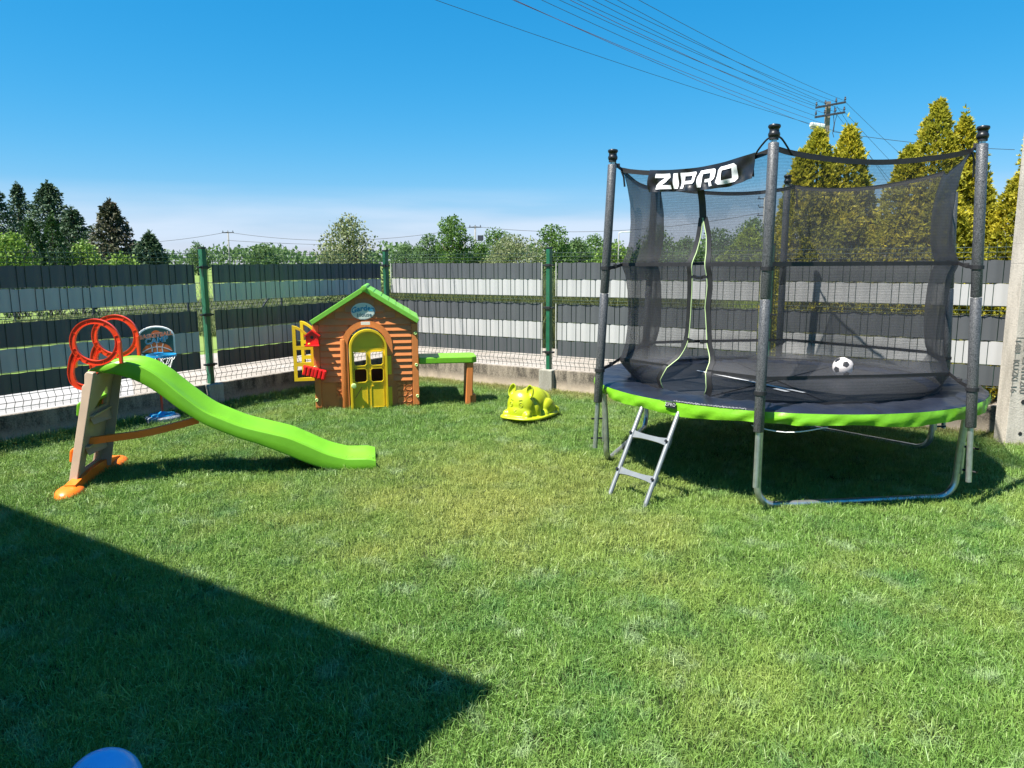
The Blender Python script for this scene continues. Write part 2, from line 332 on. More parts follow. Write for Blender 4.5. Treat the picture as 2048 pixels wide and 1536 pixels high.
def groundmat(name, cols, scale, rough=0.95, bump=0.3, bscale=60, speck=None):
    m, t, b, o = newmat(name); N = t.nodes.new; L = t.links.new; g = N('ShaderNodeNewGeometry')
    n = N('ShaderNodeTexNoise'); n.inputs['Scale'].default_value = scale; n.inputs['Detail'].default_value = 8; n.inputs['Roughness'].default_value = 0.62; L(g.outputs['Position'], n.inputs['Vector'])
    rp = N('ShaderNodeValToRGB'); k = len(cols)
    rp.color_ramp.elements[0].position = 0.3; rp.color_ramp.elements[1].position = 0.7
    rp.color_ramp.elements[0].color = (*cols[0], 1); rp.color_ramp.elements[1].color = (*cols[-1], 1)
    for i in range(1, k - 1):
        e_ = rp.color_ramp.elements.new(0.3 + 0.4 * i / (k - 1)); e_.color = (*cols[i], 1)
    L(n.outputs['Fac'], rp.inputs[0]); col = rp.outputs[0]
    n2 = N('ShaderNodeTexNoise'); n2.inputs['Scale'].default_value = bscale; n2.inputs['Detail'].default_value = 5; L(g.outputs['Position'], n2.inputs['Vector'])
    if speck:
        r3 = N('ShaderNodeValToRGB'); r3.color_ramp.elements[0].position = 0.36; r3.color_ramp.elements[1].position = 0.5
        r3.color_ramp.elements[0].color = (*speck, 1); r3.color_ramp.elements[1].color = (1, 1, 1, 1); L(n2.outputs['Fac'], r3.inputs[0])
        mxx = N('ShaderNodeMixRGB'); mxx.blend_type = 'MULTIPLY'; mxx.inputs['Fac'].default_value = 1; L(col, mxx.inputs['Color1']); L(r3.outputs[0], mxx.inputs['Color2']); col = mxx.outputs[0]
    L(col, b.inputs['Base Color']); b.inputs['Roughness'].default_value = rough; b.inputs['Specular IOR Level'].default_value = 0.2
    bp = N('ShaderNodeBump'); bp.inputs['Strength'].default_value = bump; bp.inputs['Distance'].default_value = 0.02; L(n2.outputs['Fac'], bp.inputs['Height']); L(bp.outputs[0], b.inputs['Normal'])
    return m
M['soil'] = groundmat('lawn_thatch', [(0.016, 0.026, 0.007), (0.026, 0.040, 0.010), (0.045, 0.05, 0.017)], 3.0)
M['field'] = groundmat('meadow', [(0.10, 0.16, 0.03), (0.14, 0.20, 0.045), (0.19, 0.23, 0.07)], 0.12, bscale=8)
M['gravel'] = groundmat('pale_gravel', [(0.25, 0.22, 0.185), (0.30, 0.268, 0.232), (0.34, 0.312, 0.28)], 1.3, bscale=38, speck=(0.55, 0.52, 0.48))
M['road'] = groundmat('pale_road', [(0.26, 0.25, 0.24), (0.29, 0.28, 0.27), (0.31, 0.30, 0.29)], 1.0, bscale=60, bump=0.15)

# lawn blade: patches of straw, blue-green and fresh green through space, plus per-blade tint
def lawnmat():
    m, t, b, o = newmat('lawn_blade'); N = t.nodes.new; L = t.links.new
    at = N('ShaderNodeAttribute'); at.attribute_name = 'rnd'
    oi = N('ShaderNodeObjectInfo')
    rp = N('ShaderNodeValToRGB'); rp.color_ramp.elements[0].color = (0.075, 0.16, 0.024, 1); rp.color_ramp.elements[1].color = (0.28, 0.43, 0.14, 1)
    e_ = rp.color_ramp.elements.new(0.90); e_.color = (0.20, 0.345, 0.075, 1); e_ = rp.color_ramp.elements.new(0.97); e_.color = (0.34, 0.43, 0.18, 1)
    L(at.outputs['Fac'], rp.inputs[0])
    g = N('ShaderNodeNewGeometry')
    def patch(scale, lo, hi, off, fac, col, src):
        n = N('ShaderNodeTexNoise'); n.inputs['Scale'].default_value = scale; n.inputs['Detail'].default_value = 4; n.inputs['Roughness'].default_value = 0.6
        mp_ = N('ShaderNodeMapping'); mp_.inputs['Location'].default_value = off; L(g.outputs['Position'], mp_.inputs[0]); L(mp_.outputs[0], n.inputs['Vector'])
        r_ = N('ShaderNodeValToRGB'); r_.color_ramp.elements[0].position = lo; r_.color_ramp.elements[1].position = hi; L(n.outputs['Fac'], r_.inputs[0])
        mm = N('ShaderNodeMath'); mm.operation = 'MULTIPLY'; mm.inputs[1].default_value = fac; L(r_.outputs[0], mm.inputs[0])
        x = N('ShaderNodeMixRGB'); x.inputs['Color2'].default_value = (*col, 1); L(mm.outputs[0], x.inputs['Fac']); L(src, x.inputs['Color1']); return x.outputs[0]
    c = patch(0.9, 0.46, 0.68, (3, 1, 0), 0.5, (0.30, 0.39, 0.085), rp.outputs[0])
    c = patch(1.6, 0.52, 0.74, (9, 4, 0), 0.4, (0.36, 0.37, 0.11), c)
    c = patch(2.6, 0.52, 0.70, (1, 7, 0), 0.6, (0.07, 0.19, 0.065), c)
    c = patch(5.0, 0.56, 0.72, (5, 2, 0), 0.65, (0.36, 0.47, 0.26), c)
    # one drier, yellower spot in the middle of the lawn
    dv = N('ShaderNodeVectorMath'); dv.operation = 'DISTANCE'; dv.inputs[1].default_value = (-0.15, 5.1, 0); L(g.outputs['Position'], dv.inputs[0])
    nd = N('ShaderNodeTexNoise'); nd.inputs['Scale'].default_value = 1.8; nd.inputs['Detail'].default_value = 5; L(g.outputs['Position'], nd.inputs['Vector'])
    ad = N('ShaderNodeMath'); ad.operation = 'MULTIPLY_ADD'; ad.inputs[1].default_value = 2.6; L(nd.outputs['Fac'], ad.inputs[0]); L(dv.outputs['Value'], ad.inputs[2])
    md_ = N('ShaderNodeMapRange'); md_.inputs['From Min'].default_value = 3.0; md_.inputs['From Max'].default_value = 1.5; md_.inputs['To Max'].default_value = 0.62; L(ad.outputs[0], md_.inputs['Value'])
    xd = N('ShaderNodeMixRGB'); xd.inputs['Color2'].default_value = (0.38, 0.38, 0.10, 1); L(md_.outputs[0], xd.inputs['Fac']); L(c, xd.inputs['Color1']); c = xd.outputs[0]
    # dry yellow edge along the sunny kerb (worn grass with its own shape)
    sp = N('ShaderNodeVectorMath'); sp.operation = 'DOT_PRODUCT'; sp.inputs[1].default_value = (0.539, 0.842, 0); L(g.outputs['Position'], sp.inputs[0])
    n = N('ShaderNodeTexNoise'); n.inputs['Scale'].default_value = 3.0; n.inputs['Detail'].default_value = 5; L(g.outputs['Position'], n.inputs['Vector'])
    a = N('ShaderNodeMath'); a.operation = 'MULTIPLY_ADD'; a.inputs[1].default_value = 0.75; L(n.outputs['Fac'], a.inputs[0]); L(sp.outputs['Value'], a.inputs[2])
    mr = N('ShaderNodeMapRange'); mr.inputs['From Min'].default_value = 8.05; mr.inputs['From Max'].default_value = 8.6; L(a.outputs[0], mr.inputs['Value'])
    x = N('ShaderNodeMixRGB'); x.inputs['Color2'].default_value = (0.34, 0.29, 0.11, 1); 
    mm = N('ShaderNodeMath'); mm.operation = 'MULTIPLY'; mm.inputs[1].default_value = 0.8; L(mr.outputs[0], mm.inputs[0]); L(mm.outputs[0], x.inputs['Fac']); L(c, x.inputs['Color1']); c = x.outputs[0]
    L(c, b.inputs['Base Color']); b.inputs['Roughness'].default_value = 0.46; b.inputs['Specular IOR Level'].default_value = 0.3
    tr = N('ShaderNodeBsdfTranslucent'); L(c, tr.inputs['Color'])
    ms = N('ShaderNodeMixShader'); ms.inputs[0].default_value = 0.22; L(b.outputs[0], ms.inputs[1]); L(tr.outputs[0], ms.inputs[2]); L(ms.outputs[0], o.inputs[0])
    return m
M['lawn'] = lawnmat()
M['weed'] = leafmat('weed_leaf', (0.10, 0.15, 0.04), (0.24, 0.27, 0.11), (0.16, 0.18, 0.07), pscale=2)
M['dry'] = leafmat('dry_grass', (0.20, 0.22, 0.06), (0.38, 0.36, 0.14), (0.24, 0.28, 0.08), pscale=2)
M['spruce'] = leafmat('spruce_needles', (0.020, 0.048, 0.024), (0.095, 0.15, 0.075), trans=0.12)
M['spruce_brown'] = leafmat('spruce_needles_brownish', (0.035, 0.045, 0.026), (0.12, 0.125, 0.065), (0.075, 0.065, 0.045), trans=0.12, pscale=0.8)
M['thuja_far'] = leafmat('dark_thuja', (0.020, 0.055, 0.018), (0.06, 0.12, 0.03), trans=0.2)
M['leaf'] = leafmat('green_leaf', (0.05, 0.12, 0.02), (0.16, 0.26, 0.055), (0.09, 0.17, 0.035), pscale=0.5)
M['leaf_pale'] = leafmat('pale_green_leaf', (0.11, 0.16, 0.05), (0.27, 0.30, 0.14), (0.22, 0.24, 0.13), pscale=1.2)
M['leaf_bright'] = leafmat('bright_green_leaf', (0.10, 0.18, 0.025), (0.20, 0.31, 0.055), pscale=0.8)
M['leaf_far'] = leafmat('far_leaf', (0.06, 0.125, 0.036), (0.14, 0.22, 0.075), (0.10, 0.17, 0.06), pscale=0.25)
M['dome'] = leafmat('yellow_green_bush', (0.18, 0.26, 0.02), (0.34, 0.42, 0.05), pscale=2)
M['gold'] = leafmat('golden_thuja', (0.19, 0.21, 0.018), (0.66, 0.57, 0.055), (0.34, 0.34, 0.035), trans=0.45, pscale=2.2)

# ------------------------------------------------------------ layout
LP = [Vector((-1.80, 10.87, 0)), Vector((-3.42, 8.42, 0)), Vector((-5.04, 5.98, 0)), Vector((-6.66, 3.54, 0))]            # posts along the shaded fence
RP = [Vector((-1.80, 10.87, 0)), Vector((0.47, 9.43, 0)), Vector((2.92, 7.86, 0)), Vector((5.37, 6.29, 0)), Vector((7.82, 4.72, 0))]   # posts along the sunny fence
ld = (LP[1] - LP[0]).normalized(); ln = Vector((ld.y, -ld.x, 0)); ln = ln if ln.x < 0 else -ln      # outward of shaded fence
rd = (RP[1] - RP[0]).normalized(); rn = Vector((-rd.y, rd.x, 0)); rn = rn if rn.y > 0 else -rn      # outward of sunny fence

def sheet(name, pts, z, m):
    b = MB(); b.add([(p[0], p[1], z) for p in pts], [tuple(range(len(pts)))]); o = b.build(name, m, fix=False)
    if o.data.polygons[0].normal.z < 0: o.data.flip_normals()
    return tag(o, kind='structure')
sheet('ground', [(-600, -300), (600, -300), (600, 900), (-600, 900)], -0.012, M['field'])
A0 = LP[0] + ln * 0.03 + rn * 0.03
far_l = LP[0] - ld * -12
lawn_pts = [A0, LP[0] + ld * 11, LP[0] + ld * 11 + Vector((0, -8, 0)), RP[0] + rd * 13 + Vector((0, -9, 0)), RP[0] + rd * 13]
sheet('lawn', lawn_pts, -0.004, M['soil'])
# pale road outside, turning the corner with the fence
o_in, o_out = 0.10, 6.5
road_pts = [LP[0] + ln * o_in + rn * o_in, RP[0] + rd * 14 + rn * o_in, RP[0] + rd * 14 + rn * 4.2, RP[0] + rn * 4.2 + ln * 4.6, LP[0] + ld * 11 + ln * 4.6, LP[0] + ld * 11 + ln * o_in]
sheet('gravel_road', road_pts, -0.002, M['gravel'])
sheet('road_verge', [LP[0] + ld * 2.2 + ln * 0.12, LP[0] + ld * 11 + ln * 0.12, LP[0] + ld * 11 + ln * 1.35, LP[0] + ld * 5.6 + ln * 1.25, LP[0] + ld * 3.4 + ln * 0.85], 0.002, M['field'])
sheet('road', [LP[0] + ld * 3.0 + ln * 1.5, LP[0] + ld * 11 + ln * 1.36, LP[0] + ld * 11 + ln * 4.2, LP[0] + ld * 1.5 + ln * 4.2], 0.001, M['road'])

# ------------------------------------------------------------ fence
Z_STRIPS = [(1.415, 1.620, 'strip_dark'), (1.205, 1.408, 'strip_light'), (0.885, 1.112, 'strip_dark'), (0.660, 0.878, 'strip_light'), (0.462, 0.652, 'strip_dark')]
FOLDS = [(1.645, 1.735), (1.120, 1.200), (0.335, 0.445)]
def zfold(z):
    for a, b in FOLDS:
        if a < z < b:
            t = (z - a) / (b - a); return 0.035 * (1 - abs(2 * t - 1))
    return 0.0
def fence(name, label, posts, outward, first_block=True, light_edges=False, skip_first_post=False):
    root = thing(name, label, 'fence', posts[0])
    org = posts[0]; d = (posts[1] - posts[0]).normalized()
    inn = -outward
    def P(s, z, o=0.0): v = d * s + inn * o; return Vector((v.x, v.y, z))
    rot = math.atan2(d.y, d.x); MR = Matrix.Rotation(rot, 3, 'Z')
    SP = (posts[1] - posts[0]).length
    n = len(posts) - 1
    src_strip = {}
    post_src = cap_src = clip_src = block_src = None
    for i in range(len(posts)):
        s = i * SP
        if not (i == 0 and skip_first_post):
            b = MB(); b.bbox((P(s, 0, 0)) + Vector((0, 0, 1.03)), (0.052, 0.07, 1.52), 0.006, MR); po = b.build('post', M['post'], root)
            b = MB(); b.bbox(P(s, 1.797), (0.060, 0.078, 0.022), 0.006, MR); b.build('post_cap', M['clip'], po)
            for z in (1.585, 1.06, 0.50):
                b = MB(); b.bbox(P(s, z, 0.012), (0.15, 0.05, 0.020), 0.004, MR); b.bbox(P(s, z, 0.025), (0.07, 0.05, 0.035), 0.004, MR); b.build('bracket', M['clip'], po)
        b = MB(); b.bbox(P(s, 0.135, 0.02), (0.19, 0.16, 0.295), 0.012, MR); b.build('plinth_block', M['block'], root)
    for i in range(n):
        s0, s1 = i * SP, (i + 1) * SP
        b = MB(); b.bbox(P((s0 + s1) / 2, 0.115, 0.0), (SP - 0.19, 0.055, 0.33), 0.006, MR); b.build('plinth', M['plinth'], root)
        a, e_ = s0 + 0.055, s1 - 0.055
        nw = 40; ws = [a + (e_ - a) * k / nw for k in range(nw + 1)]
        zs = [0.295]
        for fa, fb in sorted(FOLDS): zs += [fa, (fa + fb) / 2, fb]
        zs += [1.775]
        b = MB(); r_ = 0.0027
        for k, s in enumerate(ws):
            b.tube([P(s, z, zfold(z)) for z in zs], r_, 5, False)
        for z in (0.335, 0.39, 0.445, 0.656, 0.8815, 1.12, 1.16, 1.20, 1.4115, 1.645, 1.69, 1.735):
            o_ = zfold(z)
            b.tube([P(a, z, o_ - 0.006), P(e_, z, o_ - 0.006)], 0.0030, 5, False)
        b.build('wire_mesh', M['wire'], root, smooth=True)
        # woven privacy strips: in front of every third wire, behind the other two
        ss = []
        xa, xe = a + 0.05, e_ - 0.05
        m = nw * 4
        for k in range(m + 1):
            s = a + (e_ - a) * k / m
            if xa <= s <= xe: ss.append((s, k / 4))
        for j, (z0, z1, mk) in enumerate(Z_STRIPS):
            b = MB(); ph = random.choice((0, 1, 2)) if not light_edges else (j % 2)
            pts = []
            for s, k in ss:
                dk = abs((k - ph + 1.5) % 3.0 - 1.5); off = -0.0044 + 0.0080 * math.exp(-(dk / 0.5) ** 2)
                pts.append((s, off))
            rows = []
            wob = random.uniform(0, 6)
            for s, off in pts:
                top = z1 - 0.0035 * (1 - math.cos(2 * math.pi * (s / ((e_ - a) / nw) - ph) / 3.0)) + 0.003 * math.sin(s * 2.1 + wob)
                rows.append((P(s, z0 + 0.002 * math.sin(s * 1.7 + wob), off), P(s, (z0 + z1) / 2, off), P(s, top, off)))
            kk = len(rows); vs = [v for r in rows for v in r] + [v + outward * 0.0012 for r in rows for v in r]
            fs = []
            for q in range(kk - 1):
                for w_ in (0, 1):
                    fs.append((q * 3 + w_, q * 3 + 3 + w_, q * 3 + 4 + w_, q * 3 + 1 + w_))
                    B0 = kk * 3; fs.append((B0 + q * 3 + 1 + w_, B0 + q * 3 + 4 + w_, B0 + q * 3 + 3 + w_, B0 + q * 3 + w_))
            b.add(vs, fs); b.build('privacy_strip', M[mk], root, smooth=True, fix=False)
            if light_edges:
                for s in (xa - 0.004, xe + 0.004):
                    b = MB(); b.box(P(s, (z0 + z1) / 2, 0.004), (0.010, 0.012, z1 - z0), MR); b.build('edge_clip', M['trim'], root)
    return root
fence('panel_fence', 'green wire fence in shade with dark and grey woven strips behind the slide', LP, ln, skip_first_post=True)
fence('panel_fence', 'green wire fence in full sun with grey and white woven strips behind the trampoline', RP, rn, light_edges=True)

# ------------------------------------------------------------ concrete utility pole at the right
def concrete_pole():
    t = thing('concrete_pole', 'massive concrete utility pole with long slots and moulded markings at right edge', 'utility pole', (4.475, 6.45, 0), R(-6))
    hw, dp = 0.115, 0.20; H = 8.0
    slots = [(1.065 + 0.66 * i + (0.03 if i else 0), 1.59 + 0.66 * i) for i in range(9)]
    b = MB()
    def f(x, z, d): return Vector((x, d, z))
    # front slab with rounded slots: side rails and webs
    sx = 0.055
    zl = -0.3
    for (z0, z1) in slots + [(H, H)]:
        b.prism([(-hw, zl), (hw, zl), (hw, z0), (-hw, z0)], f, 0, dp)
        if z1 > z0:
            arc0 = [(sx * math.cos(a), z0 + sx + sx * math.sin(a)) for a in np.linspace(math.pi, 2 * math.pi, 9)]
            arc1 = [(sx * math.cos(a), z1 - sx + sx * math.sin(a)) for a in np.linspace(0, math.pi, 9)]
            left = [(-hw, z0)] + [(-hw, z1)] + [(p[0], p[1]) for p in arc1[:3:-1]] + [p for p in arc0[:5]]
            b.prism(left, f, 0, dp)
            b.prism([(-x, z) for x, z in left], f, 0, dp)
        zl = z1
    body = b.build('shaft', M['pylon'], t)
    bv = body.modifiers.new('bevel', 'BEVEL'); bv.width = 0.012; bv.segments = 2; bv.limit_method = 'ANGLE'; bv.angle_limit = R(50)
    for z, r_ in ((0.392, 0.021), (0.108, 0.017)):
        b = MB(); b.lathe([(r_ * 0.2, 0.0), (r_, 0.0), (r_ * 0.95, 0.0025), (r_ * 0.2, 0.0025)], 14, (0, 0, z), Matrix.Rotation(R(90), 3, 'X')); b.build('bolt_hole', M['ball_black'], t)
    for txt, x, z, s in (('1488', -0.097, 0.945, 0.066), ('KUZKI', -0.097, 0.770, 0.070), ('16', -0.097, 0.545, 0.070), ('CE', -0.020, 0.945, 0.088), ('ŻN10/200', -0.020, 0.795, 0.084)):
        me = text_mesh(txt, s, 0.0012, lambda c: Vector((x + c.y, -0.0022 - c.z, z - c.x)), align='LEFT', spacing=0.92)
        me.materials.append(M['pylon_text']); link('moulded_lettering', me, t)
    b = MB()
    for c_, d_ in (((-0.108, -0.001, 0.70), (0.004, 0.003, 0.50)), ((0.0, -0.001, 0.957), (0.212, 0.003, 0.005))): b.box(c_, d_)
    b.build('moulded_border', M['pylon_text'], t)
M['pylon_text'] = mat('groove_shade_concrete', (0.19, 0.175, 0.15), rough=0.95, vary=0.3, scale=30)  # darker than the shaft: shade of the engraved grooves put into the colour
concrete_pole()

# ------------------------------------------------------------ house whose shadow falls across the lawn
def neighbour_house():
    a = math.atan2(2.64 - 4.94, -0.05 + 3.51)               # along the long eave
    ux = Vector((math.cos(a), math.sin(a), 0)); uy = Vector((-ux.y, ux.x, 0))      # uy points away into the lawn
    hb = 4.6; sh = hb / math.tan(SUN_EL)
    cx, cy = -0.05 + math.sin(SUN_AZ) * sh, 2.64 + math.cos(SUN_AZ) * sh
    t = thing('house', 'pale rendered house beside the lawn, out of frame, casting the corner shadow', 'house', (cx, cy, 0), a)
    L_, D_ = 4.6, 9.0; ov = 0.45
    b = MB(); b.box((-L_ / 2 - 0.1, -D_ / 2, 2.2), (L_ - ov, D_ - 2 * ov, 4.6)); b.build('wall', M['stucco'], t)
    b = MB(); z0 = hb
    # low hipped roof over a boxed eave
    b.box((-L_ / 2, -D_ / 2, z0 - 0.06), (L_, D_, 0.12))
    b.add([(-L_, -D_, z0), (0, -D_, z0), (0, 0, z0), (-L_, 0, z0), (-L_ / 2, -D_ + 2.3, z0 + 0.9), (-L_ / 2, -2.3, z0 + 0.9)], [(0, 1, 4), (1, 2, 5, 4), (2, 3, 5), (3, 0, 4, 5)])
    b.build('roof', M['rooftile'], t)
    for x in (-1.5, -3.2):
        b = MB(); b.bbox((x, -0.42, 1.6), (0.95, 0.10, 1.15), 0.01); w_ = b.build('window', M['white'], t)
        b = MB(); b.box((x, -0.362, 1.6), (0.82, 0.02, 1.02)); b.build('pane', M['glass'], w_)
neighbour_house()
# ------------------------------------------------------------ vegetation helpers
def leaf_cloud(name, pos, ax, side, ln_, wd, m, parent, rnd=None, bend=0.25):
    """one rhombic leaf (two folded triangles) per position; ax = leaf direction, side = blade side"""
    n = len(pos)
    ax = ax / np.linalg.norm(ax, axis=1, keepdims=True)
    side = side - ax * np.sum(side * ax, axis=1, keepdims=True); side /= np.linalg.norm(side, axis=1, keepdims=True) + 1e-9
    nr = np.cross(ax, side)
    ln_ = np.broadcast_to(np.asarray(ln_, float), (n,))[:, None]; wd = np.broadcast_to(np.asarray(wd, float), (n,))[:, None]
    v = np.empty((n, 4, 3))
    v[:, 0] = pos; v[:, 1] = pos + ax * ln_ * 0.5 + side * wd * 0.5 + nr * ln_ * bend * 0.4
    v[:, 2] = pos + ax * ln_; v[:, 3] = pos + ax * ln_ * 0.5 - side * wd * 0.5 + nr * ln_ * bend * 0.4
    me = bpy.data.meshes.new(name); me.vertices.add(n * 4); me.vertices.foreach_set('co', v.reshape(-1))
    me.loops.add(n * 4); me.loops.foreach_set('vertex_index', np.arange(n * 4, dtype=np.int32))
    me.polygons.add(n); me.polygons.foreach_set('loop_start', np.arange(0, n * 4, 4, dtype=np.int32))
    me.update(calc_edges=True)
    at = me.attributes.new('rnd', 'FLOAT', 'FACE'); at.data.foreach_set('value', (rng.random(n) if rnd is None else rnd).astype(np.float32))
    me.materials.append(m); return link(name, me, parent)
def unit(n):
    v = rng.normal(size=(n, 3)); return v / np.linalg.norm(v, axis=1, keepdims=True)
def trunk_mb(h, r, lean=0.0, limbs=(), n=8):
    b = MB(); b.tube([(0, 0, -0.1), (lean * .3, 0, h * .4), (lean, 0, h)], [r * 1.2, r * .8, r * .3], n)
    for z, a, l, up in limbs:
        b.tube([(0, 0, z), (math.cos(a) * l * .5, math.sin(a) * l * .5, z + up * .4), (math.cos(a) * l, math.sin(a) * l, z + up)], [r * .5, r * .35, r * .12], 6)
    return b
def deciduous(name, label, x, y, w_, h, m, n=2600, leaf=0.16, group=None, tall=False, ragged=1.0, depth=None, base=0.12):
    t = thing(name, label, 'tree', (x, y, 0), random.uniform(0, 6), group)
    limbs = [(h * random.uniform(.2, .55), random.uniform(0, 6.28), w_ * random.uniform(.2, .38), h * random.uniform(.1, .3)) for _ in range(6)]
    trunk_mb(h * .8, max(.05, h * .025), 0, limbs).build('trunk', M['bark'], t, smooth=True)
    k = 26 if tall else 20
    cs = []
    for i in range(k):
        u = (i + .5) / k; zz = h * (base + (1 - base) * u * .93)
        prof = math.sin(math.pi * min(1, (u * .86 + .14)) ** (0.8 if not tall else 0.9)) ** .7 if not tall else (math.sin(math.pi * (u * .8 + .14)) ** .6)
        a = i * 2.4 + random.uniform(-.4, .4); rr = w_ / 2 * prof * random.uniform(.35, .8)
        cs.append((rr * math.cos(a), rr * math.sin(a), zz, w_ / 2 * random.uniform(.26, .46) * (0.6 + .5 * prof) * (0.8 if tall else 1)))
    cs = np.array(cs); wt = cs[:, 3] ** 2; idx = rng.choice(len(cs), n, p=wt / wt.sum())
    d = unit(n); rad = cs[idx, 3] * (1 - 0.5 * rng.random(n) ** 2.2) * (1 + 0.12 * ragged * rng.normal(size=n))
    pos = cs[idx, :3] + d * rad[:, None] * np.array([1, 1, .85])
    pos = pos[(pos[:, 2] > 0.05)]; n = len(pos); d = d[:n]
    ax = d + unit(n) * 0.9 + np.array([0, 0, -.1]); 
    leaf_cloud('crown', pos, ax, unit(n), leaf * rng.uniform(.6, 1.35, n), leaf * .75 * rng.uniform(.6, 1.2, n), m, t)
    return t
def spruce(name, label, x, y, w_, h, m, n=7500, group=None, gap=0.0, leaf=0.22):
    t = thing(name, label, 'tree', (x, y, 0), random.uniform(0, 6), group)
    trunk_mb(h * .97, .035 * h, 0).build('trunk', M['bark'], t, smooth=True)
    P_, A_ = [], []
    tiers = int(h * 4.2) + 4
    for i in range(tiers):
        u = (i + .3) / tiers; z = h * (.04 + .94 * u); rr = w_ / 2 * (1 - u) ** .8 * random.uniform(.86, 1.12) + .05
        nb = max(4, int(5 + 7 * (1 - u)))
        for j in range(nb):
            a = j * 6.283 / nb + i * 1.3 + random.uniform(-.25, .25); L_ = rr * random.uniform(.72, 1.12)
            q = max(4, int(n / tiers / nb))
            s = rng.random(q) ** .7 * L_
            droop = -0.28 * s * (1 - u) + 0.10 * s * s / max(L_, .1)
            pos = np.stack([np.cos(a) * s, np.sin(a) * s, z + droop + rng.normal(size=q) * .03], 1)
            spread = rng.normal(size=q) * .11 * L_ * (.3 + s / L_)
            pos[:, 0] += -np.sin(a) * spread; pos[:, 1] += np.cos(a) * spread
            ax = np.stack([np.full(q, np.cos(a)), np.full(q, np.sin(a)), np.full(q, -.25)], 1) + rng.normal(size=(q, 3)) * .55
            P_.append(pos); A_.append(ax)
    # leader shoot
    q = 30; P_.append(np.stack([rng.normal(size=q) * .03, rng.normal(size=q) * .03, h * .93 + rng.random(q) * h * .07], 1)); A_.append(rng.normal(size=(q, 3)) * .5 + np.array([0, 0, 1]))
    pos = np.concatenate(P_); ax = np.concatenate(A_); k = len(pos)
    leaf_cloud('crown', pos, ax, unit(k), leaf * rng.uniform(.6, 1.3, k), leaf * .45 * rng.uniform(.6, 1.2, k), m, t)
    return t
def thuja(name, label, x, y, lobes, m, n=9000, leaf=0.07, group=None, cat='tree', rndshift=True, fan=5):
    """lobes: (dx, dy, height, radius) upright cones of sprays"""
    t = thing(name, label, cat, (x, y, 0), 0, group)
    b = MB()
    for dx, dy, h, r in lobes: b.tube([(dx * .3, dy * .3, -.1), (dx * .8, dy * .8, h * .4), (dx, dy, h * .93)], [.06, .045, .008], 7)
    b.build('trunk', M['bark'], t, smooth=True)
    L_ = np.array(lobes); wt = L_[:, 2] * L_[:, 3]; k = n // fan
    idx = rng.choice(len(lobes), k, p=wt / wt.sum())
    u = rng.random(k) ** 1.05; a = rng.random(k) * 6.283
    h = L_[idx, 2]; r = L_[idx, 3] * np.clip(1 - u ** 2.8, 0, 1) ** .85 * (0.78 + .28 * np.clip(u * 6, 0, 1))
    ph = idx * 1.7 + x
    lump = 0.90 + .09 * np.sin(a * 3 + u * 9 + ph) + .08 * np.sin(a * 5 - u * 21 + ph * 2) + .06 * np.sin(a * 11 + u * 33 + 1) + .04 * np.sin(a * 19 - u * 61)
    rr = r * lump * (1 - .38 * rng.random(k) ** 1.8) + rng.normal(size=k) * .014 + np.where(rng.random(k) < .10, rng.exponential(.045, k), 0) * (leaf / .07) * .6
    pos = np.stack([L_[idx, 0] + np.cos(a) * rr, L_[idx, 1] + np.sin(a) * rr, .05 + u * h * .985 + rng.normal(size=k) * .015 + np.where(rng.random(k) < .06, rng.exponential(.06, k), 0) * (leaf / .07) * .6], 1)
    outw = np.stack([np.cos(a), np.sin(a), np.full(k, .9)], 1)
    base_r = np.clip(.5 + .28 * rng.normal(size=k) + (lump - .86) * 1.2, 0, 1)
    pos = np.repeat(pos, fan, 0); outw = np.repeat(outw, fan, 0); K = len(pos)
    ax = outw + rng.normal(size=(K, 3)) * .62
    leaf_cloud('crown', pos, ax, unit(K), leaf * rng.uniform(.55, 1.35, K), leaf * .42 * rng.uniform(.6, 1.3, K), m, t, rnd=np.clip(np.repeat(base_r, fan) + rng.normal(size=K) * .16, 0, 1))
    # thin tip shoots standing proud of the crown
    return t
def blade_clump(nb, rad, hmin, hmax, wdt, lean, curl=0.5, comb=0.0):
    """bundle of bent grass blades (two segments each) as a loose mesh"""
    vs, fs, rn_ = [], [], []
    for i in range(nb):
        a = random.uniform(0, 6.283); rr = rad * math.sqrt(random.random()); bx, by = rr * math.cos(a), rr * math.sin(a)
        h = random.uniform(hmin, hmax); d = random.gauss(0, comb) if comb else random.uniform(0, 6.283); l = h * abs(random.gauss(0, lean)); l = min(l, h * 1.4)
        dx, dy = math.cos(d), math.sin(d); f = random.uniform(0, 6.283); sx, sy = math.cos(f) * wdt / 2, math.sin(f) * wdt / 2
        mz = h * .55; ml = l * .35
        b0 = len(vs)
        vs += [(bx - sx, by - sy, 0), (bx + sx, by + sy, 0), (bx + dx * ml + sx * .8, by + dy * ml + sy * .8, mz), (bx + dx * ml - sx * .8, by + dy * ml - sy * .8, mz), (bx + dx * l, by + dy * l, max(.3 * h, h - curl * l))]
        fs += [(b0, b0 + 1, b0 + 2, b0 + 3), (b0 + 3, b0 + 2, b0 + 4)]; v = random.random(); rn_ += [v, v]
    me = bpy.data.meshes.new('clump'); me.from_pydata(vs, [], fs)
    at = me.attributes.new('rnd', 'FLOAT', 'FACE'); at.data.foreach_set('value', rn_); return me
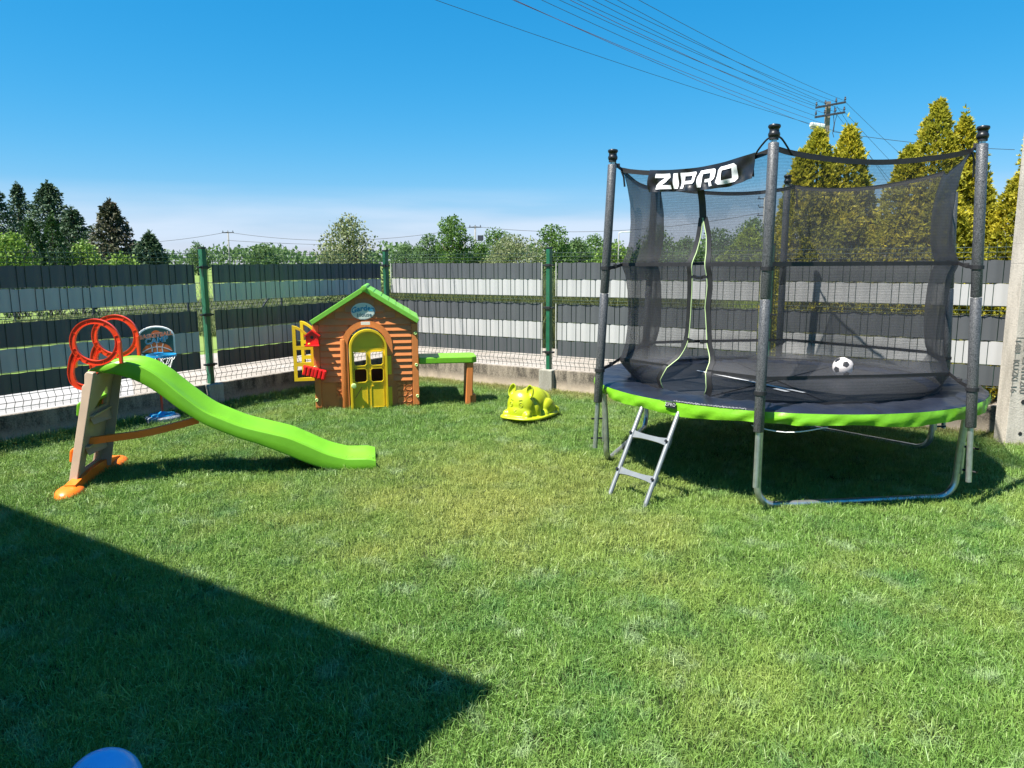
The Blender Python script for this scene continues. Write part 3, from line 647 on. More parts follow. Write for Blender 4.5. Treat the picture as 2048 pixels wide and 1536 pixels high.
def scatter(name, pts, clumps, m, smin, smax, tilt=0.12, kind='stuff'):
    """one object: clumps of blades on every point (geometry nodes)"""
    col = bpy.data.collections.new(name + '_clumps')
    for me in clumps:
        if not me.materials: me.materials.append(m)
        col.objects.link(bpy.data.objects.new('clump', me))
    n = len(pts); me = bpy.data.meshes.new(name); me.vertices.add(n); me.vertices.foreach_set('co', np.asarray(pts, np.float32).reshape(-1)); me.update()
    rot = np.stack([rng.normal(size=n) * tilt, rng.normal(size=n) * tilt, rng.random(n) * 6.283], 1).astype(np.float32)
    a = me.attributes.new('rot', 'FLOAT_VECTOR', 'POINT'); a.data.foreach_set('vector', rot.reshape(-1))
    a = me.attributes.new('scl', 'FLOAT', 'POINT'); a.data.foreach_set('value', rng.uniform(smin, smax, n).astype(np.float32))
    a = me.attributes.new('pick', 'INT', 'POINT'); a.data.foreach_set('value', rng.integers(0, len(clumps), n).astype(np.int32))
    me.materials.append(m)
    o = link(name, me); o['kind'] = kind
    g = bpy.data.node_groups.new(name + '_nodes', 'GeometryNodeTree')
    g.interface.new_socket('Geometry', in_out='INPUT', socket_type='NodeSocketGeometry'); g.interface.new_socket('Geometry', in_out='OUTPUT', socket_type='NodeSocketGeometry')
    N = g.nodes.new; L = g.links.new
    gi, go = N('NodeGroupInput'), N('NodeGroupOutput'); ci = N('GeometryNodeCollectionInfo'); ci.inputs['Collection'].default_value = col
    ci.inputs['Separate Children'].default_value = True; ci.inputs['Reset Children'].default_value = True
    ip = N('GeometryNodeInstanceOnPoints'); ip.inputs['Pick Instance'].default_value = True
    def attr(nm, ty):
        q = N('GeometryNodeInputNamedAttribute'); q.data_type = ty; q.inputs['Name'].default_value = nm; return [s for s in q.outputs if s.enabled and s.name == 'Attribute'][0]
    L(gi.outputs[0], ip.inputs['Points']); L(ci.outputs[0], ip.inputs['Instance'])
    L(attr('pick', 'INT'), ip.inputs['Instance Index']); L(attr('rot', 'FLOAT_VECTOR'), ip.inputs['Rotation']); L(attr('scl', 'FLOAT'), ip.inputs['Scale'])
    L(ip.outputs[0], go.inputs[0])
    md = o.modifiers.new('scatter', 'NODES'); md.node_group = g
    return o

# ------------------------------------------------------------ lawn grass, verges and weeds
def in_lawn(p):
    x, y = p[:, 0], p[:, 1]
    cl = (x - A0.x) * ln.x + (y - A0.y) * ln.y; cr_ = (x - A0.x) * rn.x + (y - A0.y) * rn.y
    return (cl < -0.06) & (cr_ < -0.06)
def lawn_points():
    res = []
    # rings of distance from where the photographer stands; wide enough for a step to either side
    for y0, y1, dens in ((1.2, 2.6, 620), (2.6, 3.6, 560), (3.6, 5.0, 460), (5.0, 7.0, 380), (7.0, 9.0, 330), (9.0, 11.2, 300)):
        x1 = 0.78 * y1 + 1.2; n = int((y1 - y0) * 2 * x1 * dens)
        p = np.stack([rng.uniform(-x1, x1, n), rng.uniform(y0, y1, n), np.full(n, -0.004)], 1); res.append(p[in_lawn(p)])
    return np.concatenate(res)
clumps = [blade_clump(64, .09, .022, .052, .0032, .75, .5, .9) for _ in range(7)] + [blade_clump(56, .085, .024, .068, .0028, 1.0, .5, 1.2) for _ in range(3)]
scatter('lawn_grass', lawn_points(), clumps, M['lawn'], .8, 1.2, tilt=.16)
# ragged taller tufts along the foot of the shaded kerb
n = 900; s_ = rng.uniform(0.3, 6.0, n); o_ = -np.abs(rng.normal(size=n)) * .07 - .05
p = np.stack([LP[0].x + ld.x * s_ + ln.x * o_, LP[0].y + ld.y * s_ + ln.y * o_, np.zeros(n)], 1)
tuft = [blade_clump(26, .05, .05, .12, .005, .6) for _ in range(4)]
scatter('kerb_tufts', p, tuft, M['lawn'], .7, 1.2)
n = 700; s_ = rng.uniform(0.2, 7.6, n); o_ = -np.abs(rng.normal(size=n)) * .06 - .05
p = np.stack([RP[0].x + rd.x * s_ + rn.x * o_, RP[0].y + rd.y * s_ + rn.y * o_, np.zeros(n)], 1)
scatter('dry_kerb_tufts', p, [blade_clump(20, .05, .03, .085, .004, .7) for _ in range(4)], M['dry'], .6, 1.1)
n = 2600; s_ = rng.uniform(2.4, 7.2, n); wmax = np.interp(s_, [2.4, 3.4, 5.6, 7.2], [.25, .8, 1.25, 1.35]); o_ = .10 + rng.random(n) * wmax
p = np.stack([LP[0].x + ld.x * s_ + ln.x * o_, LP[0].y + ld.y * s_ + ln.y * o_, np.zeros(n)], 1)
scatter('verge_grass', p, [blade_clump(26, .07, .03, .09, .005, .7) for _ in range(4)], M['dry'], .8, 1.3)
# tall weeds and reeds beyond the road, both sides of the corner
tall = [blade_clump(20, .16, .75, 1.4, .028, .3, .25) for _ in range(5)]
n = 2600; s_ = rng.uniform(-4.0, 3.3, n); o_ = 4.3 + rng.random(n) ** 1.2 * 2.2
p = np.stack([RP[0].x + rd.x * s_ + rn.x * o_, RP[0].y + rd.y * s_ + rn.y * o_, np.zeros(n)], 1)
scatter('roadside_weeds', p, tall, M['weed'], .75, 1.15)
n = 900; s_ = rng.uniform(3.3, 8.0, n); o_ = 4.4 + rng.random(n) * 1.6
p = np.stack([RP[0].x + rd.x * s_ + rn.x * o_, RP[0].y + rd.y * s_ + rn.y * o_, np.zeros(n)], 1)
scatter('roadside_grass', p, [blade_clump(22, .12, .5, 1.1, .02, .35, .3) for _ in range(4)], M['dome'], .8, 1.2)
n = 4200; p = np.stack([rng.uniform(-13, -4, n), rng.uniform(17, 33, n), np.zeros(n)], 1)
scatter('meadow_weeds', p, [blade_clump(16, .2, .08, .30, .03, .6, .3) for _ in range(4)], M['weed'], .7, 1.2)

# ------------------------------------------------------------ trees
g1 = 'spruces beyond the shaded fence'
spruce('spruce_tree', 'dark spruce cut off by the left edge', -34.56, 51.47, 5.2, 7.0, M['spruce'], group=g1)
spruce('spruce_tree', 'slim dark spruce second from the left edge', -37.73, 58.96, 4.6, 7.9, M['spruce'], group=g1)
spruce('spruce_tree', 'largest and fullest dark spruce of the left clump', -30.89, 51.43, 7.6, 7.15, M['spruce'], n=13000, group=g1)
spruce('spruce_tree', 'lower dark spruce at the right shoulder of the left clump', -28.77, 50.36, 5.8, 5.3, M['spruce'], group=g1)
spruce('spruce_tree', 'lone brownish spruce standing apart against the cloud', -22.21, 42.55, 4.7, 5.15, M['spruce_brown'], n=9000, group=g1)
spruce('spruce_tree', 'small spruce just above the fence, right of the lone brownish one', -19.71, 41.57, 3.4, 3.33, M['spruce'], group=g1)
thuja('thuja_tree', 'narrow dark green thuja in front of the spruces, left one of the pair', -21.26, 33.88, [(0, 0, 3.55, .52)], M['thuja_far'], 3200, .14, 'dark thujas before the spruces')
thuja('thuja_tree', 'narrow dark green thuja in front of the spruces, right one of the pair', -20.58, 34.30, [(0, 0, 3.7, .58)], M['thuja_far'], 3200, .14, 'dark thujas before the spruces')
for lab, x, y, w_, h in (('bright green bush in front of the leftmost spruces', -20.87, 31.76, 2.0, 3.1), ('bright green bush between the thuja pair and the lone spruce', -19.63, 34.85, 2.0, 2.74), ('low bright green bush under the lone brownish spruce', -16.36, 32.07, 2.1, 2.06)):
    deciduous('bush', lab, x, y, w_ * 1.2, h, M['leaf_bright'], 3200, .14, 'bright bushes beyond the shaded fence', base=.05)['category'] = 'bush'
deciduous('leafy_tree', 'grey green tree behind the gap between lone and small spruce', -26.54, 53.81, 1.9, 3.26, M['leaf_far'], 2000, .2)
near = deciduous('leafy_tree', 'pale green airy tree standing alone behind the playhouse', -5.42, 25.43, 2.75, 3.25, M['leaf_pale'], 6800, .10, ragged=1.6, base=.05)
g2 = 'trees on the far side of the fields'
deciduous('leafy_tree', 'small rounded far tree left of the tall fence post', -45.78, 110.92, 3.9, 4.73, M['leaf_far'], 2000, .3, g2)
deciduous('leafy_tree', 'broad rounded far tree alone on the low wooded horizon', -34.08, 104.59, 6.2, 4.3, M['leaf_far'], 2600, .34, g2)
for lab, x, y, w_, h, m_ in (
    ('low far tree just right of the corner fence post', -10.29, 74.29, 3.6, 3.36, 'leaf_far'),
    ('small tree left of the tall twin-topped tree', -7.50, 69.60, 2.8, 4.13, 'leaf_far'),
    ('low tree behind the two thin posts by the wooden pole', -2.55, 61.95, 2.2, 3.04, 'leaf'),
    ('dark domed tree right of the wooden pole with insulators', -1.28, 65.99, 3.4, 4.48, 'leaf'),
    ('wide yellowish tree in front of the dark domed one', 0.38, 58.00, 4.2, 3.46, 'leaf_pale'),
    ('upright green tree left of the short pale post', 3.24, 59.91, 3.0, 4.62, 'leaf'),
    ('low dark tree right of the short pale post', 5.71, 65.75, 2.5, 3.51, 'leaf_far'),
    ('dark spreading tree left of the street lamp', 7.91, 71.56, 3.4, 4.12, 'leaf'),
    ('low bright tree under the street lamp', 7.48, 55.50, 3.4, 2.84, 'leaf_bright'),
    ('dark tree seen through the net left of the zip', 11.31, 58.92, 3.5, 4.22, 'leaf'),
    ('low tree seen through the zip opening', 14.33, 62.38, 3.0, 3.44, 'leaf'),
    ('grey green tree seen through the net right of the zip', 16.29, 59.82, 3.8, 3.97, 'leaf_far'),
    ('tall tree behind the yellow green dome bush', 19.41, 60.98, 3.4, 4.94, 'leaf'),
    ('low tree between dome bush and first golden thuja', 20.29, 56.46, 2.6, 3.52, 'leaf')):
    deciduous('leafy_tree', lab, x, y, w_ * 1.3, h * 1.03, M[m_], 4600, .19, g2, base=.04)
deciduous('leafy_tree', 'tall twin-topped tree left of the wooden pole with insulators', -4.58, 59.83, 3.3, 5.38, M['leaf'], 5600, .18, g2, tall=True)
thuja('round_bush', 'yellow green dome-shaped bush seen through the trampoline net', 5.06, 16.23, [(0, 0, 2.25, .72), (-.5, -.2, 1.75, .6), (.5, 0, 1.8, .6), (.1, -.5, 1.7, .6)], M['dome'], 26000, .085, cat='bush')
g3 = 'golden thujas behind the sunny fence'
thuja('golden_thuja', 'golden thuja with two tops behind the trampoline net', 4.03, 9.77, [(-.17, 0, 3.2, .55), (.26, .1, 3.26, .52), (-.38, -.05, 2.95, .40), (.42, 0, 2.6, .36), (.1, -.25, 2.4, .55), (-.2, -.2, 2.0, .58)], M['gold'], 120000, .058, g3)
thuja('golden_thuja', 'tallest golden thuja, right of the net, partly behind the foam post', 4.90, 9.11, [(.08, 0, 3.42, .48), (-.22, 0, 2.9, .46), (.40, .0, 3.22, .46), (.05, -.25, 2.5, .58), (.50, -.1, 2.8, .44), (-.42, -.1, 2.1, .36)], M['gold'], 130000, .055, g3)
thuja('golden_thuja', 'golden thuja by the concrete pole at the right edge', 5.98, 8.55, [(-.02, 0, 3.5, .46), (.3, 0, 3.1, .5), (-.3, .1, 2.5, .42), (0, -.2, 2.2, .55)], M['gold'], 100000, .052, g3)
# low conifers on the neighbour's grass seen through the slot in the fence
for i, (x, y, lab) in enumerate(((-15.9, 22.6, 'leftmost'), (-14.75, 22.5, 'second'), (-13.65, 22.3, 'third'), (-12.62, 22.2, 'rightmost'))):
    thuja('young_conifer', lab + ' of the four small dark conifers in the fence slot', x, y, [(0, 0, 1.05, .36)], M['thuja_far'], 1500, .09, 'young conifers on the mown grass')
# far wood along the horizon
def far_wood():
    n = 9000; x = rng.uniform(-110, 60, n); h0 = 3.9 + .7 * np.sin(x * .21) + .5 * np.sin(x * .53 + 1) + .5 * np.sin(x * 1.7)
    z = rng.random(n) ** .6 * (h0 + rng.normal(size=n) * .35)
    pos = np.stack([x, 150 + rng.uniform(-4, 8, n), z], 1); k = len(pos)
    o = leaf_cloud('far_woodland', pos, unit(k) + np.array([0, 0, .6]), unit(k), rng.uniform(.5, 1.2, k), rng.uniform(.4, .9, k), M['leaf_far'], None)
    tag(o, kind='stuff')
far_wood()
# ------------------------------------------------------------ overhead lines and poles
def wire(name, label, a, b, sag, r, m, group, n=22):
    a, b = Vector(a), Vector(b)
    pts = [a.lerp(b, i / n) + Vector((0, 0, -4 * sag * (i / n) * (1 - i / n))) for i in range(n + 1)]
    q = MB(); q.tube(pts, r, 5, False); o = q.build(name, m, smooth=True); return tag(o, label, 'power line', group)
def utility_pole():
    t = thing('utility_pole', 'weathered utility pole with two crossarms above the golden thuja', 'utility pole', (11.13, 27.5, 0))
    b = MB(); b.tube([(0, 0, -.3), (0, 0, 7.12)], [.15, .095], 4); b.build('shaft', M['wood_pole'], t)
    for z, xa, za, xb, zb in ((6.99, -.50, -.10, .53, .08), (6.66, -.50, -.08, .52, .08)):
        b = MB(); b.bbox(((xa + xb) / 2 + .02, -.13, z), (1.06, .06, .07), .01, Matrix.Rotation(-math.atan2(zb - za, xb - xa), 3, 'Y')); arm = b.build('crossarm', M['iron'], t)
        for f_ in (0.02, .32, .68, .98):
            x, zz = xa + (xb - xa) * f_ + .02, z + za + (zb - za) * f_
            b = MB(); b.lathe([(.01, 0), (.012, .05), (.035, .05), (.04, .09), (.025, .12), (.03, .15), (.01, .17)], 8, (x, -.13, zz + .03)); b.build('insulator', M['iron'], arm)
    b = MB(); b.tube([(-.05, -.1, 6.12), (-.2, -.16, 6.2)], .022, 6); br = b.build('lamp_bracket', M['iron'], t)
    b = MB()
    R_ = Matrix.Rotation(R(8), 3, 'Y') 
    b.bbox((-.42, -.2, 6.29), (.50, .20, .15), .04, R_); b.build('lamp_housing', M['lamp'], t)
    b = MB(); b.bbox((-.50, -.2, 6.195), (.30, .16, .08), .03, R_); b.build('lamp_lens', M['lamp_glass'], t)
    b = MB(); b.tube([(.2, -.1, 6.95), (.17, -.12, 6.6), (.2, -.12, 6.35), (.17, -.12, 6.05), (.22, -.12, 5.9)], .012, 5); b.tube([(.3, -.12, 6.75), (.22, -.12, 6.4), (.2, -.12, 6.1)], .010, 5); b.build('hanging_cable', M['cable'], t)
utility_pole()
gw = 'overhead wires running to the crossarm pole'
for i, (x0, z0, tx, rr, m_) in enumerate(((10.66, 6.95, 1118, .0055, 'cable'), (10.95, 7.05, 1154, .0055, 'cable'), (11.40, 7.08, 1208, .0055, 'cable'), (11.66, 7.13, 1275, .0055, 'cable'),
        (10.66, 6.63, 1083, .0055, 'cable'), (10.95, 6.72, 1139, .006, 'cable_red'), (11.35, 6.76, 1184, .0055, 'cable'), (11.64, 6.81, 1233, .0055, 'cable'),
        (10.95, 6.37, 1026, .0055, 'cable_red'), (10.90, 6.20, 1030, .0055, 'cable_red'), (12.2, 5.90, 874, .0055, 'cable'))):
    top = {1118: .981, 1154: 1.341, 1208: 1.883, 1275: 2.555, 1083: .63, 1139: 1.191, 1184: 1.642, 1233: 2.133, 1026: .06, 1030: .10, 874: -1.457}[tx]
    a = Vector((x0, 27.4, z0)); q = Vector((top, 16.03, 6.8)); f_ = 2.4
    sag = 0.55; end = a + (q - a) * f_; u_ = 1 / f_; end.z = (6.8 + 4 * sag * u_ * (1 - u_) - a.z * (1 - u_)) / u_
    names = ('wire to the top arm, left end', 'wire to the top arm, left of the shaft', 'wire to the top arm, right of the shaft', 'wire to the top arm, right end', 'wire to the lower arm, left end', 'reddish wire to the lower arm, left of the shaft', 'wire to the lower arm, right of the shaft', 'wire to the lower arm, right end', 'upper reddish wire below the arms', 'lower reddish wire below the arms', 'lowest wire, far below the rest')
    wire('overhead_wire', names[i] + ' of the crossarm pole', a, end, sag, rr, M[m_], gw)
for i, (x0, z0, x1, z1) in enumerate(((11.66, 7.11, 20.5, 3.0), (11.64, 6.80, 20.0, 2.4), (11.35, 6.74, 19.2, 2.0), (11.40, 6.95, 18.6, 1.9))):
    wire('service_wire', ('outermost', 'second', 'third', 'innermost')[i] + ' wire dropping right from the crossarm pole', (x0, 27.4, z0), (x1, 33, z1), .12, .006, M['cable'], 'wires dropping right from the pole')
wire('service_wire', 'nearly level wire from the crossarm pole towards the tallest thuja', (11.3, 27.4, 6.1), (17.5, 27.0, 5.4), .1, .009, M['cable'], None)
def far_pole(label, x, y, h, arms=1, r=.09, lamp=False, box=False):
    t = thing('distant_pole', label, 'pole', (x, y, 0)); b = MB(); b.tube([(0, 0, -.2), (0, 0, h)], [r * 1.1, r * .8], 8); b.build('shaft', M['far_pole'], t, smooth=True)
    for k in range(arms):
        b = MB(); b.box((0, 0, h - .12 - k * .75), (1.3 - .3 * (k % 2), .1, .1))
        for x_ in (-.55, 0, .55): b.lathe([(.03, 0), (.05, .1), (.02, .2)], 6, (x_, 0, h - .08 - k * .75))
        b.build('crossarm', M['iron'], t)
    if lamp: b = MB(); b.tube([(0, 0, h), (.15, 0, h + .05), (.6, 0, h + .08)], .03, 6); b.bbox((.7, 0, h + .08), (.4, .14, .08), .02); b.build('lamp_arm', M['lamp'], t)
    if box: b = MB(); b.bbox((.55, 0, h - 1.2), (.6, .4, .5), .03); b.tube([(0, 0, h - 1.5), (.8, 0, h - 1.5)], .04, 6); b.build('transformer', M['iron'], t)
    return t
far_pole('thin distant pole under the low cloud, left of the broad round tree', -31.26, 84.39, 5.16, 1, .10)
far_pole('pale distant pole with crossarm and transformer right of the twin-topped tree', -3.76, 79.91, 5.4, 1, .10, box=True)
far_pole('slim bare pole just left of the transformer pole', -4.83, 77.85, 4.01, 0, .07)
far_pole('short bare pale post among the far trees', 5.01, 69.82, 3.72, 0, .08)
far_pole('distant street lamp left of the trampoline', 7.67, 54.46, 3.66, 0, .05, lamp=True)
far_pole('distant pole with three crossarms seen through the net', 23.49, 71.23, 7.44, 3, .13)
gl = 'wires of the distant line'
wire('distant_wire', 'distant wire left of the pole under the cloud', (-31.3, 84.3, 5.1), (-56, 88, 4.6), .9, .022, M['cable'], gl)
wire('distant_wire', 'distant wire from the cloud pole to the transformer pole, upper', (-31.3, 84.3, 5.1), (-3.8, 79.8, 5.35), 1.15, .022, M['cable'], gl)
wire('distant_wire', 'distant wire from the cloud pole to the playhouse tree, lower', (-31.3, 84.3, 4.2), (-14, 82, 3.55), .15, .022, M['cable'], gl)
wire('distant_wire', 'distant wire right of the transformer pole', (-3.8, 79.8, 5.35), (24, 72, 6.2), 1.1, .022, M['cable'], gl)
# wire netting fence of the field beyond the road
def field_fence():
    t = thing('field_fence', 'thin wire netting fence on dark posts seen through the fence slot', 'fence', (-12.0, 21.5, 0))
    for x in (-4.5, -2.0, .05, 2.6, 5.2):
        b = MB(); b.tube([(x, x * .15, 0), (x, x * .15, 1.25)], .035, 6); b.build('post', M['iron'], t)
    b = MB(); b.tube([(5.25, .78, 1.2), (4.4, .66, 0)], .03, 6); b.build('brace', M['iron'], t)
    b = MB()
    for z in (.35, .7, 1.1): b.tube([(-4.5, -.67, z), (5.2, .78, z)], .006, 4, False)
    for k in range(80):
        x = -4.5 + k * .12; b.tube([(x, x * .15, .1), (x + .5, x * .15 + .07, 1.1)], .005, 4, False); b.tube([(x + .5, x * .15 + .07, .1), (x, x * .15, 1.1)], .005, 4, False)
    b.build('netting', M['far_pole'], t)
field_fence()

# ------------------------------------------------------------ slide
def slide():
    t = thing('slide', 'lime green plastic slide with red ring handles and beige ladder', 'slide', (-3.17, 5.58, 0), R(11))
    us = [.045, .07, .15, .25, .38, .51, .65, .83, 1.08, 1.21, 1.43, 1.57, 1.71, 1.86, 2.03, 2.085]
    zr = [.86, .875, .905, .925, .908, .828, .69, .53, .408, .368, .303, .23, .155, .108, .102, .085]
    zl = [.84, .855, .84, .825, .775, .69, .56, .425, .305, .257, .155, .083, .03, .008, .006, .006]
    fd = [.02, .03, .045, .06, .075, .085, .09, .09, .085, .085, .085, .08, .075, .065, .06, .045]
    U = np.linspace(.045, 2.085, 70)
    b = MB(); rows = []
    for u in U:
        a, l, f_ = interp(u, us, zr), interp(u, us, zl), interp(u, us, fd)
        if u > 1.8: a, l = float(np.interp(u, us, zr)), float(np.interp(u, us, zl))
        if u < .1: a, l = float(np.interp(u, us, zr)), float(np.interp(u, us, zl))
        fl = max(a - f_, l + .012); k = min(1.0, .8 + u * .3)
        sec = [(-.222, l), (-.226, l + .012), (-.224, (a + l) / 2), (-.218, a - .012), (-.206, a), (-.190, a - .004), (-.168, a - .022), (-.150, (a + fl) / 2 - .004), (-.118, fl + .008), (-.06, fl), (0, fl - .003)]
        full = [(v * k, z) for v, z in sec] + [(-v * k, z) for v, z in sec[-2::-1]]
        under = [(v * k * .97, z) for v, z in [(.205, l + .004), (.205, max(fl - .02, l + .004)), (.0, max(fl - .025, l + .004)), (-.205, max(fl - .02, l + .004)), (-.205, l + .004)]]
        rows.append([Vector((u, v, z)) for v, z in full + under])
    n = len(rows[0]); vs = [p for r in rows for p in r]
    fs = [(i * n + j, i * n + (j + 1) % n, (i + 1) * n + (j + 1) % n, (i + 1) * n + j) for i in range(len(rows) - 1) for j in range(n)]
    # caps between trough and underside
    nf = 21
    for i in (0, len(rows) - 1):
        fs.append(tuple(i * n + j for j in range(n)))
    b.add(vs, fs); b.build('chute', M['lime'], t, smooth=True, angle=32)
    # ring handles, channel section with ribs
    def ring(v0, s):
        b = MB()
        cpt = [(.130 + .151 * math.cos(a), 1.068 + .151 * math.sin(a)) for a in np.linspace(0, 2 * math.pi, 48, endpoint=False)]
        p3 = lambda p, v: Vector((p[0], v0 + v, p[1]))
        circ = [p3(p, 0) for p in cpt]; side = []
        for p in cpt:
            d = Vector((p[0] - .13, 0, p[1] - 1.068)).normalized(); side.append(tuple(d))
        b.ribbon(circ, .032, .010, side, closed=True)
        for rr in (.167, .135):
            b.ribbon([p3((.130 + rr * math.cos(a), 1.068 + rr * math.sin(a)), .006) for a in np.linspace(0, 2 * math.pi, 48, endpoint=False)], .030, .005, (0, 1, 0), closed=True)
        for k in range(8):
            a = k * math.pi / 4 + .3; c_, s_ = math.cos(a), math.sin(a)
            b.ribbon([p3((.130 + .135 * c_, 1.068 + .135 * s_), 0), p3((.130 + .167 * c_, 1.068 + .167 * s_), 0)], .016, .003, (0, 1, 0))
        arm = smoothpath([(-.005, 0, 1.0), (-.030, 0, .955), (-.044, 0, .90), (-.052, 0, .845), (-.040, 0, .785), (-.005, 0, .752), (.045, 0, .738), (.075, 0, .740)], 6)
        arm = [Vector((p.x, v0, p.z)) for p in arm]
        nr = []
        for i, p in enumerate(arm):
            tt = (arm[min(i + 1, len(arm) - 1)] - arm[max(i - 1, 0)]).normalized(); nr.append(Vector((-tt.z, 0, tt.x)))
        b.ribbon(arm, .034, .010, [tuple(q) for q in nr])
        for o_ in (-.018, .018): b.ribbon([p + q * o_ + Vector((0, .006, 0)) for p, q in zip(arm, nr)], .030, .005, (0, 1, 0))
        web = smoothpath([(.02, 0, .955), (-.005, 0, .93), (-.012, 0, .89)], 5); b.ribbon([Vector((p.x, v0, p.z)) for p in web], .038, .006, (0, 1, 0))
        b.prism([(.012, .965), (-.03, 1.0), (-.045, .93), (-.012, .90)], lambda x, z, d: Vector((x, d, z)), v0 - .005, v0 + .005)
        # upright spigot socketed into the chute rim
        b.bbox((.292, v0, .99), (.022, .038, .16), .004)
        o = b.build('ring_handle', M['red'], t)
        b = MB(); b.lathe([(.008, 0), (.021, 0), (.021, .012), (.015, .016), (.013, .010), (.008, .010)], 14, (.066, v0 - s * .02, .738), Matrix.Rotation(R(90 * s), 3, 'X')); b.build('bolt', M['bolt'], t)
    ring(-.228, 1); ring(.222, -1)
    # ladder side rails
    for v0 in (-.265, .225):
        b = MB(); f = lambda x, z, d: Vector((x, d, z))
        b.prism([(-.125, .03), (-.058, .03), (.125, .835), (.128, .857), (.075, .865), (.055, .845), (.05, .775), (.028, .755), (.02, .68)], f, v0 - .02, v0 + .02)
        # outer face splayed towards the slide side, shaped to catch more sun
        b.v = [(x, y + ((y - v0) / .02) * .5 * (x - (-.125 + (z - .03) * .225)) if (y - v0) * (1 if v0 > 0 else -1) > 0 else y, z) for x, y, z in b.v]
        o = b.build('ladder_rail', M['beige'], t); bv = o.modifiers.new('bevel', 'BEVEL'); bv.width = .008; bv.segments = 3; bv.limit_method = 'ANGLE'
    # ladder back plate with openings, leaning with the rails
    lean = lambda z: -.075 + (z - .03) * .225
    f = lambda v, z, d: Vector((lean(z) + d, v, z))
    b = MB()
    for poly in ([(-.245, .05), (.205, .05), (.205, .12), (-.245, .12)], [(-.245, .12), (-.17, .12), (-.17, .23), (-.245, .23)], [(.12, .12), (.205, .12), (.205, .23), (.12, .23)],
                 [(-.245, .23), (.205, .23), (.205, .565), (-.245, .565)], [(-.245, .565), (-.16, .565), (.03, .69), (.03, .72), (-.245, .72)], [(.11, .565), (.205, .565), (.205, .72), (.03, .72), (.03, .70), (.07, .70), (.11, .65)],
                 [(-.245, .72), (.205, .72), (.205, .83), (-.245, .83)]):
        b.prism(poly, f, -.012, .012)
    # hollow inner cheeks of the far side
    b.prism([(-.07 + .0, .05), (.02, .05), (.165, .80), (.07, .80)], lambda x, z, d: Vector((x, d, z)), .195, .206)
    for z0 in (.30, .53):
        b.add([f(-.245, z0, .012), f(.205, z0 + .01, .012), f(.205, z0 - .10, .05), f(-.245, z0 - .06, .05)], [(0, 1, 2, 3)])
        b.prism([(-.245, z0 - .006), (.16, z0 - .006), (.16, z0 + .006), (-.245, z0 + .006)], f, .012, .045)
    b.build('ladder_back', M['beige'], t)
    for z0, mk in ((.245, 'orange'), (.585, 'lime')):
        b = MB(); b.prism([(-.072, z0 - .045), (-.062, z0 + .035), (-.045, z0 + .055), (.03, z0 + .055), (.03, z0 + .03), (-.035, z0 + .02), (-.05, z0 - .05)], lambda x, z, d: Vector((x + lean(z0) - .012, d, z)), -.262, .225)
        o = b.build('step', M[mk], t); bv = o.modifiers.new('bevel', 'BEVEL'); bv.width = .008; bv.segments = 2; bv.limit_method = 'ANGLE'
    # base arch with rounded feet
    b = MB(); b.ribbon(smoothpath([(-.06, -.42, .03), (-.05, -.2, .055), (-.05, 0, .06), (-.04, .2, .055), (-.01, .42, .03)], 6), .07, .085, (1, 0, 0)); b.build('base_bar', M['orange'], t, smooth=True, angle=40)
    for s in (-1, 1):
        b = MB(); b.lathe([(.002, .066), (.03, .064), (.06, .056), (.085, .04), (.098, .018), (.10, -.01), (.09, -.012)], 22, (0, 0, 0), Matrix.Diagonal((.95, 1.45, 1)))
        o = b.build('foot', M['orange'], t, smooth=True); o.location = (-.07 if s < 0 else -.01, s * .41, 0)
    b = MB(); b.ribbon(smoothpath([(-.03, -.15, .325), (.15, -.12, .338), (.4, -.08, .36), (.74, 0, .425)], 5), .052, .04, (0, 0, 1)); b.build('brace_bar', M['orange'], t, smooth=True, angle=40)
slide()

